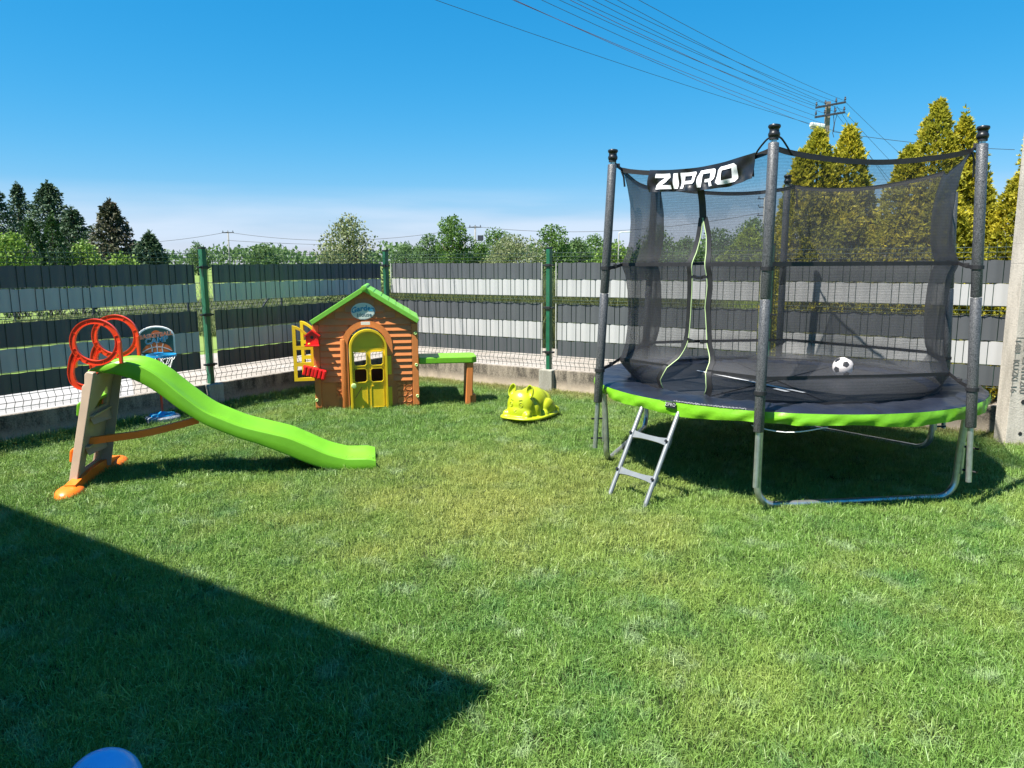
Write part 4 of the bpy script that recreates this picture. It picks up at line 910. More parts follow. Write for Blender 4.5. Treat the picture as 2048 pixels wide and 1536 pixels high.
# ------------------------------------------------------------ playhouse
def playhouse():
    t = thing('playhouse', 'brown plastic playhouse with green roof, yellow door and side bench', 'playhouse', (-2.19, 8.23, 0), R(8.5))
    W, D, EV, AP = 1.15, .95, .965, 1.325
    roofz = lambda x: EV + (AP - EV) * (1 - abs(x - W / 2) / (W / 2))
    cx, ra, zc = .585, .205, .715          # doorway
    def wall(name, y0, y1, holes, xs, m):
        b = MB()
        def add(x0, x1, za0, za1, zb0, zb1):
            b.prism([(x0, za0), (x1, zb0), (x1, zb1), (x0, za1)], lambda x, z, d: Vector((x, d, z)), y0, y1)
        for x0, x1 in zip(xs[:-1], xs[1:]):
            xm = (x0 + x1) / 2; segs = holes(x0, x1)
            for (a0, b0), (a1, b1) in segs: add(x0, x1, a0, b0, a1, b1)
        return b.build(name, m, t)
    def front_segs(x0, x1):
        if x0 >= cx - ra - 1e-6 and x1 <= cx + ra + 1e-6:
            h = lambda x: zc + math.sqrt(max(0, ra * ra - (x - cx) ** 2))
            return [((h(x0), roofz(x0)), (h(x1), roofz(x1)))]
        return [((0, roofz(x0)), (0, roofz(x1)))]
    xs = sorted(set([0, W, W / 2] + [cx - ra + 2 * ra * i / 16 for i in range(17)]))
    wall('front_wall', 0, .05, front_segs, xs, M['brown'])
    def back_segs(x0, x1):
        if .22 <= (x0 + x1) / 2 <= .95: return [((0, .36), (0, .36)), ((.86, roofz(x0)), (.86, roofz(x1)))]
        return [((0, roofz(x0)), (0, roofz(x1)))]
    wall('back_wall', D - .05, D, back_segs, [0, .22, W / 2, .95, W], M['brown_shaded'])
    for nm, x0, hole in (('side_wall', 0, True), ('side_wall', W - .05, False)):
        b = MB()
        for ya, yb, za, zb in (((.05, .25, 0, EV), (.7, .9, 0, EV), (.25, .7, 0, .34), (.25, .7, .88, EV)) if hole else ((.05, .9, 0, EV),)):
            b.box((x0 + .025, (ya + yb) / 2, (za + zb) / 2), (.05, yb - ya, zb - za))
        b.build(nm, M['brown_shaded'], t)
    # corner pilasters standing proud
    for x0, x1 in ((.0, .068), (W - .072, W)):
        b = MB(); b.bbox(((x0 + x1) / 2, -.008, (EV) / 2 + .01), (x1 - x0, .02, EV - .04), .006); b.build('corner_post', M['brown'], t)
    # lapped siding boards, each a wedge with its lip at the bottom
    def board(x0, x1, z0, z1, x0t=None, x1t=None):
        b = MB(); a0, a1 = (x0 if x0t is None else x0t), (x1 if x1t is None else x1t)
        b.add([(x0, -.021, z0), (x1, -.021, z0), (a1, -.002, z1), (a0, -.002, z1), (x0, -.001, z0 - .004), (x1, -.001, z0 - .004)], [(0, 1, 2, 3), (0, 4, 5, 1), (0, 3, 4), (1, 5, 2)])
        b.build('siding_board', M['brown'], t)
    pz = .0705; zlist = [.315 + pz * i for i in range(14)]
    for z in zlist:
        z1 = z + pz - .002
        if z < .74:
            board(.072, .295, z, z1); board(.862, 1.074, z, z1)
        elif z < .99:
            h = math.sqrt(max(0, .275 ** 2 - max(0, z - zc + .03) ** 2))
            board(.072, cx - h, z, z1); board(cx + h, 1.074, z, z1)
        else:
            half = (AP - z1) / (AP - EV) * W / 2 - .05
            if half > .06: board(cx - .01 - half, cx - .01 + half, z, z1)
    # stones low on both sides of the doorway
    def stone(poly):
        b = MB(); c = (sum(p[0] for p in poly) / len(poly), sum(p[1] for p in poly) / len(poly))
        inn = [(c[0] + (p[0] - c[0]) * .8, c[1] + (p[1] - c[1]) * .8) for p in poly]; n = len(poly)
        b.add([(x, -.001, z) for x, z in poly] + [(c[0] + (x - c[0]) * .93, -.011, c[1] + (z - c[1]) * .93) for x, z in poly] + [(x, -.008, z) for x, z in inn],
              [(i, (i + 1) % n, n + (i + 1) % n, n + i) for i in range(n)] + [(n + i, n + (i + 1) % n, 2 * n + (i + 1) % n, 2 * n + i) for i in range(n)] + [tuple(range(2 * n, 3 * n))])
        b.build('stone', M['brown'], t)
    rr = random.Random(3)
    def stones(xa, xb, zs, cols):
        for k in range(len(zs) - 1):
            cuts = [xa] + sorted(xa + (xb - xa) * (j + rr.uniform(-.2, .2)) / cols[k] for j in range(1, cols[k])) + [xb]
            for j in range(cols[k]):
                g = .005; x0, x1, z0, z1 = cuts[j] + g, cuts[j + 1] - g, zs[k] + g, zs[k + 1] - g
                jt = lambda: rr.uniform(-.006, .006)
                c_ = min(x1 - x0, z1 - z0) * .25
                stone([(x0 + c_, z0 + jt()), (x1 - c_, z0 + jt()), (x1 + jt(), z0 + c_), (x1 + jt(), z1 - c_), (x1 - c_, z1 + jt()), (x0 + c_, z1 + jt()), (x0 + jt(), z1 - c_), (x0 + jt(), z0 + c_)])
    stones(.895, 1.072, [.0, .055, .13, .20, .255, .308], [3, 2, 3, 2, 3])
    stones(.225, .300, [.12, .17, .215, .265, .31], [1, 2, 1, 2])
    stones(.085, .16, [.005, .05], [1])
    # arch surround
    b = MB(); path = [(cx - .245, z) for z in (.0, .3, .6, zc)] + [(cx - .245 * math.cos(a), zc + .245 * math.sin(a)) for a in np.linspace(0, math.pi, 19)[1:-1]] + [(cx + .245, z) for z in (zc, .6, .3, 0)]
    b.ribbon([Vector((x, -.002, z)) for x, z in path], .05, .066, (0, 1, 0)); o = b.build('door_surround', M['brown'], t, smooth=True, angle=40)
    b = MB(); b.bbox((.318, -.01, .40), (.055, .065, .80), .025); b.build('door_jamb', M['brown'], t, smooth=True, angle=50)
    # door leaf, hinged at the right and ajar
    dl = bpy.data.objects.new('door', None); hx = .80
    f = lambda x, z, d: Vector((x, d, z))
    b = MB(); wd, zc2, rd_ = .41, .70, .205
    cxd = -wd / 2
    pans = [(-.365, -.225, .50, .655), (-.185, -.045, .50, .655), (-.365, -.225, .315, .470), (-.185, -.045, .315, .470)]
    xs2 = [-wd, -.365, -.225, -.185, -.045, 0]
    def arch(x): return zc2 + math.sqrt(max(0, rd_ ** 2 - (x - cxd) ** 2))
    for x0, x1 in zip(xs2[:-1], xs2[1:]):
        b.prism([(x0, -.03), (x1, -.03), (x1, .315), (x0, .315)], f, 0, .028)
        if (x0, x1) not in ((-.365, -.225), (-.185, -.045)):
            b.prism([(x0, .315), (x1, .315), (x1, .655), (x0, .655)], f, 0, .028)
        else:
            b.prism([(x0, .470), (x1, .470), (x1, .50), (x0, .50)], f, 0, .028)
        b.prism([(x0, .655), (x1, .655), (x1, .70), (x0, .70)], f, 0, .028)
    aa = np.linspace(math.pi, 0, 21)
    b.prism([(-wd, .70)] + [(cxd + rd_ * math.cos(a), zc2 + rd_ * math.sin(a)) for a in aa][1:-1] + [(0, .70)], f, 0.006, .028)
    door = b.build('door', M['yellow'], t); door.location = (hx, -.052, 0); door.rotation_euler = (0, 0, R(6.5))
    def rim(name, path, w_, th, parent, y=-.006):
        q = MB(); q.ribbon([Vector((x, y, z)) for x, z in path], w_, th, (0, 1, 0), closed=True); return q.build(name, M['yellow'], parent, smooth=True, angle=40)
    edge = [(-wd + .012, -.025), (-wd + .012, zc2)] + [(cxd + (rd_ - .012) * math.cos(a), zc2 + (rd_ - .012) * math.sin(a)) for a in np.linspace(math.pi, 0, 17)[1:-1]] + [(-.012, zc2), (-.012, -.025)]
    rim('door_rim', edge, .05, .022, door)
    for x0, x1, z0, z1 in pans:
        c_ = .02
        rim('pane_rim', [(x0 + c_, z0), (x1 - c_, z0), (x1, z0 + c_), (x1, z1 - c_), (x1 - c_, z1), (x0 + c_, z1), (x0, z1 - c_), (x0, z0 + c_)], .034, .009, door, .004)
    rim('panel_rim', [(-.365, .03), (-.225, .03), (-.225, .27), (-.365, .27)], .012, .006, door, .0)
    rim('panel_rim', [(-.185, .03), (-.045, .03), (-.045, .27), (-.185, .27)], .012, .006, door, .0)
    b = MB(); b.box((-.325, -.0015, .20), (.007, .003, .145), Matrix.Rotation(R(32), 3, 'Y')); b.build('letter_slot', M['brown_shaded'], door)
    b = MB(); b.lathe([(.004, .0), (.012, .0), (.012, .02), (.026, .024), (.03, .034), (.024, .046), (.006, .048)], 16, (-.375, -.01, .285), Matrix.Rotation(R(90), 3, 'X')); b.build('door_knob', M['bolt'], door, smooth=True, angle=40)
    for z0, z1 in ((.39, .60), (.02, .25)):
        b = MB(); b.bbox((.022, .014, (z0 + z1) / 2), (.05, .03, z1 - z0), .006); b.build('hinge_flap', M['yellow'], door)
    # roof: two slabs with raised edge, knobbly tiles, ridge roll
    for s in (-1, 1):
        sl_ = math.atan2(AP - EV, W / 2); ln2 = .70
        b = MB(); b.bbox((0, 0, 0), (ln2, D + .14, .026), .006)
        o = b.build('roof_panel', M['roof_green'], t); cxr = W / 2 + s * (ln2 / 2 - .012) * math.cos(sl_); czr = AP + .022 - (ln2 / 2 - .012) * math.sin(sl_)
        o.location = (cxr, D / 2 - .0, czr); o.rotation_euler = (0, s * sl_, 0)
        b = MB(); b.bbox((0, -(D + .14) / 2 + .011, -.002), (ln2, .026, .052), .006); b.bbox((s * (ln2 / 2 - .012), 0, -.002), (.026, D + .14, .044), .008); b.build('roof_edge', M['roof_green'], o)
        b = MB(); r2_ = random.Random(5)
        for i in range(7):
            for j in range(9): b.bbox((-.28 + i * .095, -.44 + j * .108 + (i % 2) * .05, .015), (.088, .10, .010), .004, Matrix.Rotation(R(-3 * s), 3, 'Y'))
        q = b.build('roof_tiles', M['roof_green'], o); q['kind'] = 'stuff'
    b = MB(); b.tube([(W / 2, -.085, AP + .022), (W / 2, D + .05, AP + .022)], .032, 16); b.lathe([(.004, 0), (.034, 0), (.034, .012), (.024, .016), (.004, .016)], 16, (W / 2, -.084, AP + .022), Matrix.Rotation(R(90), 3, 'X')); b.build('roof_ridge', M['roof_green'], t, smooth=True, angle=40)
    # name plaque
    b = MB(); b.lathe([(.004, 0), (.126, 0), (.131, .004), (.131, .012), (.004, .012)], 36, (0, 0, 0), Matrix.Rotation(R(90), 3, 'X') @ Matrix.Diagonal((1, .71, 1)))
    pl = b.build('name_plaque', M['print_pale'], t); pl.location = (.556, -.016, 1.098)
    b = MB(); b.lathe([(.004, 0), (.122, 0), (.122, .0015), (.004, .0015)], 36, (0, -.0125, 0), Matrix.Rotation(R(90), 3, 'X') @ Matrix.Diagonal((1, .69, 1))); b.build('plaque_face', M['plaque'], pl)
    def wob(txt, size, x0, z0, m, amp, off, y, sp=1.0, off_=0.0):
        def fn(c): return Vector((x0 + c.x, y - c.z, z0 + c.y + amp * math.sin((c.x + .1) * 15) - .9 * c.x * c.x + off * c.x))
        me = text_mesh(txt, size, .0008, fn, offset=off_, spacing=sp); me.materials.append(m); return link('lettering', me, pl)
    wob('Garden', .080, 0, .026, M['print_blue'], .006, .06, -.0150, 1.05, .0032)
    wob('House', .062, .012, -.038, M['print_dark'], .002, .02, -.0150)
    b = MB(); b.bbox((.578, -.05, .966), (.10, .006, .034), .002); b.build('maker_badge', M['print_pale'], t)
    # bird box and flower box
    b = MB(); b.prism([(-.068, .742), (.068, .742), (.068, .845), (0, .895), (-.068, .845)], f, -.075, -.015); b.bbox((0, -.09, .735), (.155, .06, .016), .004)
    b.ribbon([(-.085, -.05, .838), (0, -.05, .902), (.085, -.05, .838)], .085, .012, (0, 1, 0)); bb = b.build('bird_box', M['bird_red'], t)
    b = MB(); b.lathe([(.002, 0), (.017, 0), (.017, .003), (.002, .003)], 14, (0, -.076, .825), Matrix.Rotation(R(90), 3, 'X')); b.build('entrance_hole', M['black'], bb)
    b = MB(); b.lathe([(.002, 0), (.013, .006), (.016, .014), (.008, .024), (.002, .026)], 10, (-.03, -.1, .742)); b.build('toy_bird', M['yellow'], bb, smooth=True)
    for q, (x0, x1, yy) in enumerate(((-.115, .0, 0), (.0, .115, 0))):
        b = MB(); ml = Matrix.Rotation(R(14), 3, 'Y')
        for k in range(3):
            b.bbox((-.09 + k * .042 + q * .115, -.075, .435 - (k * .042 + q * .115 - .1) * .28), (.040, .075, .105), .012, ml)
        b.bbox((-.05 + q * .115, -.045, .478 - (q * .115 - .05) * .28), (.125, .05, .03), .008, ml); b.build('flower_box', M['bird_red'], t)
    # shutters open to the left
    def shutter(loc, ang, flip=1):
        b = MB(); w_, z0, z1 = .225, .325, .945; bw = .036; dpt = .05
        top = lambda x: z1 - .075 * ((x / w_)) ** 1.6
        fr = lambda x, z, d: Vector((-x if True else x, d, z))
        def zt(x): return top(w_ - x) if False else z1 - .17 * max(0, (w_ - x) / w_ - .0) ** 1.7
        rails = [[(0, z0), (bw, z0), (bw, zt(bw)), (0, zt(0))], [(w_ - bw, z0), (w_, z0), (w_, zt(w_)), (w_ - bw, zt(w_ - bw))]]
        for a_, b_ in ((z0, z0 + .036), (.49, .532), (.676, .718)): rails.append([(bw, a_), (w_ - bw, a_), (w_ - bw, b_), (bw, b_)])
        xs_ = np.linspace(bw, w_ - bw, 9)
        for xa, xb in zip(xs_[:-1], xs_[1:]): rails.append([(xa, zt(xa) - .03), (xb, zt(xb) - .03), (xb, zt(xb)), (xa, zt(xa))])
        for r_ in rails: b.prism(r_, fr, -dpt / 2, dpt / 2)
        o = b.build('shutter', M['yellow'], t); o.location = loc; o.rotation_euler = (0, 0, ang); return o
    shutter((-.004, .10, 0), R(4)); shutter((.0, .72, .0), R(-12))
    # bolts
    for x, z in ((1.122, .846), (1.124, .488), (1.128, .133), (.012, .486), (.014, .12)):
        b = MB(); b.lathe([(.007, 0), (.018, 0), (.018, .010), (.014, .014), (.009, .012), (.007, .006)], 14, (x, -.018, z), Matrix.Rotation(R(90), 3, 'X')); b.build('bolt', M['bolt'], t)
    # side bench
    b = MB(); xe = W + .665
    b.prism([(W, .0), (xe - .05, .0), (xe, .05), (xe, .36), (xe - .05, .41), (W, .41)], lambda x, y, d: Vector((x, y + .02, d)), .488, .562)
    o = b.build('bench_seat', M['lime'], t); bv = o.modifiers.new('bevel', 'BEVEL'); bv.width = .012; bv.segments = 3; bv.limit_method = 'ANGLE'
    b = MB(); b.prism([(xe - .135, -.01), (xe - .075, -.01), (xe - .075, .10), (xe - .055, .10), (xe - .04, .49), (xe - .115, .49)], f, .035, .40)
    b.prism([(xe - .075, -.01), (xe - .015, -.01), (xe - .015, .12), (xe - .075, .12)], f, .06, .12); b.prism([(xe - .075, -.01), (xe - .015, -.01), (xe - .015, .12), (xe - .075, .12)], f, .32, .38)
    o = b.build('bench_leg', M['brown'], t); bv = o.modifiers.new('bevel', 'BEVEL'); bv.width = .008; bv.segments = 2; bv.limit_method = 'ANGLE'
playhouse()
# ------------------------------------------------------------ toy basketball stand
def basketball():
    t = thing('basketball_stand', 'toy basketball stand with green printed backboard behind the slide', 'basketball hoop', (-3.64, 7.66, 0), R(26))
    b = MB(); b.lathe([(.02, 0), (.165, 0), (.172, .012), (.172, .055), (.160, .066), (.135, .070), (.02, .072)], 32); b.build('base_ring', M['tyre_grey'], t, smooth=True, angle=40)
    b = MB(); b.lathe([(.02, .0725), (.128, .0725), (.122, .086), (.05, .092), (.02, .11)], 32); bd = b.build('base_cover', M['hoop_blue'], t, smooth=True, angle=40)
    for k in range(4):
        a = k * math.pi / 2 + .5; b = MB(); b.lathe([(.003, 0), (.03, 0), (.026, .003), (.003, .003)], 14, (.08 * math.cos(a), .08 * math.sin(a), .0888)); b.build('filler_recess', M['print_blue'], bd)
    b = MB(); b.tube([(0, 0, .08), (0, .02, .80)], .0125, 12); b.build('pole', M['pole_red'], t, smooth=True)
    f = lambda x, z, d: Vector((x, d, z))
    def shape(w_, z0, z1, cut, n=15):
        hw = w_ / 2; R_ = hw * 1.0
        top = [(hw * math.cos(a) * 1.0, z1 - hw * .62 + hw * .62 * math.sin(a)) for a in np.linspace(0, math.pi, n)]
        return [(-hw + cut, z0), (hw - cut, z0), (hw, z0 + cut * .6)] + top + [(-hw, z0 + cut * .6)]
    zb, ztp = .672, 1.0
    b = MB(); b.prism(shape(.345, zb, ztp, .07), f, -.012, .012); bo = b.build('backboard', M['white'], t)
    bv = bo.modifiers.new('bevel', 'BEVEL'); bv.width = .006; bv.segments = 2; bv.limit_method = 'ANGLE'
    b = MB(); b.prism(shape(.312, zb + .018, ztp - .017, .062), f, -.0145, -.0125); b.build('printed_face', M['board_green'], bo)
    b = MB()     # big printed ball along the lower edge
    arc = [(.145 * math.cos(a), zb + .045 + .115 * math.sin(a)) for a in np.linspace(0.12, math.pi - .12, 21)]
    b.prism(arc, f, -.0158, -.0148); b.build('printed_ball', M['print_orange'], bo)
    b = MB()
    for pts in ([(x * .145, zb + .06 + .055 * (1 - x * x)) for x in np.linspace(-.95, .95, 9)], [(0, zb + .06), (0, zb + .158)], [(-.05, zb + .06), (-.045, zb + .10), (-.055, zb + .145)], [(.05, zb + .06), (.045, zb + .10), (.06, zb + .145)]):
        b.ribbon([Vector((x, -.0162, z)) for x, z in pts], .0012, .008, (0, 1, 0))
    b.build('ball_seams', M['print_pale'], bo)
    b = MB(); b.prism([(.045 * math.cos(a), .915 + .04 * math.sin(a)) for a in np.linspace(0, math.pi, 11)], f, -.0158, -.0148); b.build('printed_small_ball', M['print_orange'], bo)
    for txt, sz, z, mk, sp, y in (('BASKETBALL', .056, .905, 'print_pale', 1.0, -.0164), ('CAMP', .080, .852, 'print_pale', 1.05, -.0164)):
        for k, (dx, dz, m_) in enumerate(((.0025, 0, 'print_pale'), (-.0025, 0, 'print_pale'), (0, .0025, 'print_pale'), (0, -.0025, 'print_pale'), (0, 0, 'print_orange' if txt[0] == 'B' else 'print_blue'))):
            fn = lambda c: Vector((c.x * .98 + dx, y - .0003 * k - c.z, z + c.y + dz + c.x * .12))
            me = text_mesh(txt, sz, .0002, fn, offset=.001, spacing=sp); me.materials.append(M[m_]); link('lettering', me, bo)
    # rim and net
    rc = Vector((.03, -.165, .712))
    b = MB(); pts = [rc + Vector((.135 * math.cos(a), .135 * math.sin(a), 0)) for a in np.linspace(0, 2 * math.pi, 40, endpoint=False)]
    b.ribbon(pts, .022, .014, (0, 0, 1), closed=True); b.bbox((0.01, -.022, .712), (.09, .03, .035), .005); rm = b.build('rim', M['hoop_blue'], t, smooth=True, angle=40)
    b = MB(); k = 10
    for i in range(k):
        for s in (-1, 1):
            a0 = 2 * math.pi * i / k; p = []
            for q in range(7):
                u = q / 6; a = a0 + s * u * 2 * math.pi / k * 1.5; r_ = .13 - .065 * u ** .8; p.append(rc + Vector((r_ * math.cos(a), r_ * math.sin(a), -.01 - u * .15 - .012 * math.sin(q * 2.3 + i))))
            b.tube(p, .0032, 5, False)
    b.build('net', M['rope'], t, smooth=True)
basketball()

# ------------------------------------------------------------ cat shaped plastic toy
def cat_toy():
    t = thing('cat_shaped_toy', 'lime yellow hollow plastic cat-shaped toy lying on the lawn', 'toy', (.19, 7.68, .014), R(-122))
    bm = bmesh.new()
    def ell(c, r, rot=None):
        m_ = Matrix.Translation(c) @ (rot.to_4x4() if rot else Matrix()) @ Matrix.Diagonal((*r, 1))
        bmesh.ops.create_icosphere(bm, subdivisions=4, radius=1, matrix=m_)
    ell((.19, 0, .16), (.105, .150, .165)); ell((.20, 0, .10), (.11, .150, .13)); ell((.18, 0, .22), (.085, .125, .105)); ell((.258, 0, .12), (.05, .065, .045)); ell((.08, 0, .15), (.12, .135, .15))       # head, cheeks, muzzle
    ell((-.03, 0, .145), (.22, .160, .185)); ell((-.16, 0, .13), (.15, .155, .155))
    for s in (-1, 1):
        ell((.270, s * .125, .080), (.042, .036, .045)); ell((.268, s * .098, .078), (.038, .016, .04))
        ell((-.10, s * .155, .11), (.115, .055, .10), Matrix.Rotation(R(-18), 3, 'Y')); ell((.01, s * .165, .06), (.055, .055, .05)); ell((.12, s * .14, .10), (.05, .05, .11), Matrix.Rotation(R(15), 3, 'Y'))
    for k in range(9):
        a = k / 8; ell((-.25 + .16 * a, .18 - .02 * math.sin(a * 3), .075 + .02 * math.sin(a * 6)), (.032, .028, .028))
    # brim
    n = 56
    def se(a, hx, hy): c, s = math.cos(a), math.sin(a); e_ = .62; return hx * math.copysign(abs(c) ** e_, c), hy * math.copysign(abs(s) ** e_, s)
    rings = []
    for hx, hy, z in ((.325, .205, .045), (.350, .228, .030), (.360, .235, .042), (.350, .228, .058), (.315, .195, .062), (.2, .1, .066)):
        rings.append([bm.verts.new((*se(2 * math.pi * i / n, hx, hy), z + .03 * (se(2 * math.pi * i / n, hx, hy)[0] / .42) ** 2 * (1 if math.cos(2 * math.pi * i / n) < 0 else .5))) for i in range(n)])
    for r0, r1 in zip(rings[:-1], rings[1:]):
        for i in range(n): bm.faces.new((r0[i], r0[(i + 1) % n], r1[(i + 1) % n], r1[i]))
    bm.faces.new(rings[-1]); bm.faces.new(list(reversed(rings[0])))
    me = bpy.data.meshes.new('cat'); bm.to_mesh(me); bm.free()
    tmp = bpy.data.objects.new('cat_tmp', me); C.objects.link(tmp)
    rm = tmp.modifiers.new('r', 'REMESH'); rm.mode = 'VOXEL'; rm.voxel_size = .0065
    sm = tmp.modifiers.new('s', 'SMOOTH'); sm.iterations = 5; sm.factor = .5
    dg = bpy.context.evaluated_depsgraph_get(); me2 = bpy.data.meshes.new_from_object(tmp.evaluated_get(dg)); bpy.data.objects.remove(tmp)
    me2.name = 'body'; me2.materials.clear(); me2.materials.append(M['cat']); me2.polygons.foreach_set('use_smooth', [True] * len(me2.polygons)); link('body', me2, t)
    for s in (-1, 1):      # hollow ears
        b = MB(); mt = Matrix.Rotation(R(8 * s), 3, 'X') @ Matrix.Rotation(R(72), 3, 'Y') @ Matrix.Diagonal((1.5, .82, 1))
        b.lathe([(.016, -.028), (.036, -.018), (.046, .008), (.048, .020), (.041, .020), (.036, .004), (.022, -.008), (.004, -.010)], 20, (.175, s * .105, .312), mt); b.build('ear', M['cat'], t, smooth=True, angle=60)
    def ringm(c, r_, w_, name, sq=1.25):
        b = MB(); c = Vector(c)
        pts = []
        for a in np.linspace(0, 2 * math.pi, 24, endpoint=False):
            y, z = c.y + r_ * math.cos(a), c.z + r_ * sq * math.sin(a)
            q = max(0, 1 - (y / .150) ** 2 - ((z - .16) / .165) ** 2); x = .19 + .105 * math.sqrt(q)
            q2 = max(0, 1 - (y / .065) ** 2 - ((z - .12) / .045) ** 2)
            x = max(x, .258 + .05 * math.sqrt(q2) if q2 > 0 else 0); pts.append((x + .001, y, z))
        pts.append(pts[0]); b.tube(pts, w_, 6, False); b.build(name, M['cat'], t, smooth=True)
    for s in (-1, 1): ringm((0, s * .056, .190), .019, .004, 'eye'); ringm((0, s * .052, .185), .007, .003, 'pupil')
    ringm((0, 0, .140), .012, .005, 'nose', .8)
    for s in (-1, 1):
        b = MB(); b.tube([(.308, 0, .122), (.308, s * .012, .110), (.303, s * .03, .108), (.296, s * .042, .116)], .0035, 6); b.build('mouth', M['cat'], t, smooth=True)
        b = MB(); b.tube([(.286, s * .035, .235), (.281, s * .05, .240), (.272, s * .066, .236)], .003, 6); b.build('brow', M['cat'], t, smooth=True)
cat_toy()

# ------------------------------------------------------------ trampoline
M['pad_grey'] = mat('grey_piping', (0.10, 0.105, 0.115), rough=0.5, vary=0.4, scale=60)
TC = Vector((2.17, 6.08, 0)); ANG = [7, 67, 127, 187, 247, 307]
def trampoline():
    t = thing('trampoline', 'round trampoline with black safety net, grey foam posts and green skirt', 'trampoline', TC)
    def pol(r, a, z): return Vector((r * math.cos(R(a)), r * math.sin(R(a)), z))
    # bent tube legs, each joining two feet
    for a0, a1 in ((247, 307), (127, 187), (7, 67)):
        p0, p1 = pol(1.42, a0, 0), pol(1.42, a1, 0); d = (p1 - p0).normalized(); o0, o1 = pol(1, a0, 0), pol(1, a1, 0)
        br = .13; pts = [p0 + o0 * .03 + Vector((0, 0, .63)), p0 + o0 * .01 + Vector((0, 0, .35)), p0 + Vector((0, 0, .022 + br))]
        for q in np.linspace(0, math.pi / 2, 8)[1:]: pts.append(p0 + d * br * (1 - math.cos(q)) + Vector((0, 0, .022 + br - br * math.sin(q))))
        mid = []
        for q in np.linspace(math.pi / 2, 0, 8)[:-1]: mid.append(p1 - d * br * (1 - math.cos(q)) + Vector((0, 0, .022 + br - br * math.sin(q))))
        pts += mid + [p1 + Vector((0, 0, .022 + br)), p1 + o1 * .01 + Vector((0, 0, .35)), p1 + o1 * .03 + Vector((0, 0, .63))]
        b = MB(); b.tube(pts, .0235, 14); lg = b.build('leg', M['steel'], t, smooth=True, angle=50)
        for p, o_ in ((p0, o0), (p1, o1)):
            b = MB(); b.bbox(p + o_ * .028 + Vector((0, 0, .30)), (.026, .02, .22), .004, Matrix.Rotation(math.atan2(o_.y, o_.x) + R(90), 3, 'Z')); b.build('bracket_plate', M['steel'], lg)
            for z in (.22, .38):
                b = MB(); b.tube([p + o_ * .03 + Vector((0, 0, z)), p + o_ * .128 + Vector((0, 0, z))], .008, 8); b.build('bolt', M['black'], lg)
    b = MB(); n = 90; b.tube([pol(1.425, 360 * i / n, .632) for i in range(n + 1)], .022, 10, False); b.build('frame_ring', M['steel'], t, smooth=True)
    # jumping mat and padded cover
    b = MB(); n = 96
    rr = [0, .25, .5, .75, 1.0, 1.20]
    vs = [(0, 0, .655)]; fs = []
    for k, r_ in enumerate(rr[1:]):
        vs += [pol(r_, 360 * i / n, .655 + .004 * (r_ / 1.2) ** 2) for i in range(n)]
    fs += [(0, 1 + i, 1 + (i + 1) % n) for i in range(n)]
    for k in range(len(rr) - 2):
        a = 1 + k * n; fs += [(a + i, a + n + i, a + n + (i + 1) % n, a + (i + 1) % n) for i in range(n)]
    b.add(vs, fs); b.build('jumping_mat', M['mat'], t, smooth=True)
    b = MB()
    for k in range(4): b.ribbon([pol(1.13, 45 + 90 * k + (-45 if k % 2 else 0), .661), pol(1.13, 225 + 90 * k + (-45 if k % 2 else 0), .661)], .003, .022, (0, 0, 1)) if k < 2 else None
    b.build('mat_seam', M['strap'], t)
    b = MB()
    def mp(x, y): return Vector((x - TC.x, y - TC.y, .6635))
    b.add([mp(1.64, 6.60), mp(1.655, 6.62), mp(1.93, 6.02), mp(1.895, 6.0)], [(0, 1, 2, 3)]); b.add([mp(1.90, 5.98), mp(1.945, 5.99), mp(2.17, 5.45), mp(2.14, 5.43)], [(0, 1, 2, 3)])
    b.add([mp(1.98, 5.62), mp(2.02, 5.64), mp(2.07, 5.50), mp(2.03, 5.48)], [(0, 1, 2, 3)]); b.build('mat_print', M['banner_print'], t)
    n = 360; RA = [1.09, 1.12, 1.16, 1.23, 1.30, 1.37, 1.43, 1.465, 1.478]
    ZA = [.660, .668, .676, .688, .694, .693, .686, .676, .668]
    def wr(a, k): return math.sin(a * 41 + k * 1.3) * .35 + math.sin(a * 67 - k * 2.1 + 1) * .3 + math.sin(a * 23 + k * .8 + 2) * .35
    b = MB()
    def padp(i, k):
        a = 2 * math.pi * i / n; q = .009 * wr(a, k) * (1 if 0 < k < 8 else .3); sg = abs(((math.degrees(a) - 37) % 60) - 30)
        fold = -.010 * math.exp(-((30 - sg) / 1.0) ** 2)
        return pol(RA[k] + .006 * wr(a + 1, k) * (k > 6), math.degrees(a), ZA[k] + q + fold)
    b.grid(padp, list(range(n)), list(range(len(RA))), closed_u=True); b.build('edge_pad', M['pad'], t, smooth=True)
    b = MB(); n2 = 540; kz = [0, .2, .4, .6, .8, 1.0]
    def sk(i, k):
        a = 2 * math.pi * i / n2; u = kz[k]
        wv = math.sin(a * 37 + u * 5.5) * .5 + math.sin(a * 71 + u * 4 + 1) * .35 + math.sin(a * 19 - u * 3) * .5
        gather = max(0, math.sin(a * 6 + .4)) ** 8
        return pol(1.481 + .007 * math.sin(u * 3.0) + (.003 + .009 * u) * wv * (.6 + 1.2 * gather), math.degrees(a), .670 - .080 * u - .006 * u * math.sin(a * 13) - .008 * u * math.sin(a * 5 + 1))
    b.grid(sk, list(range(n2)), list(range(6)), closed_u=True); b.build('skirt', M['skirt'], t, smooth=True)
    b = MB(); a0 = 222
    b.add([pol(1.494, a0, .672), pol(1.494, a0 + 3.2, .672), pol(1.502, a0 + 3.2, .632), pol(1.502, a0, .632)], [(0, 1, 2, 3)]); tg = b.build('skirt_label', M['banner'], t)
    me = text_mesh('ZIPRO', .034, .0004, lambda c: pol(1.5035, a0 + 1.6 + c.x * 34, .655 + c.y)); me.materials.append(M['banner_print']); link('lettering', me, tg)
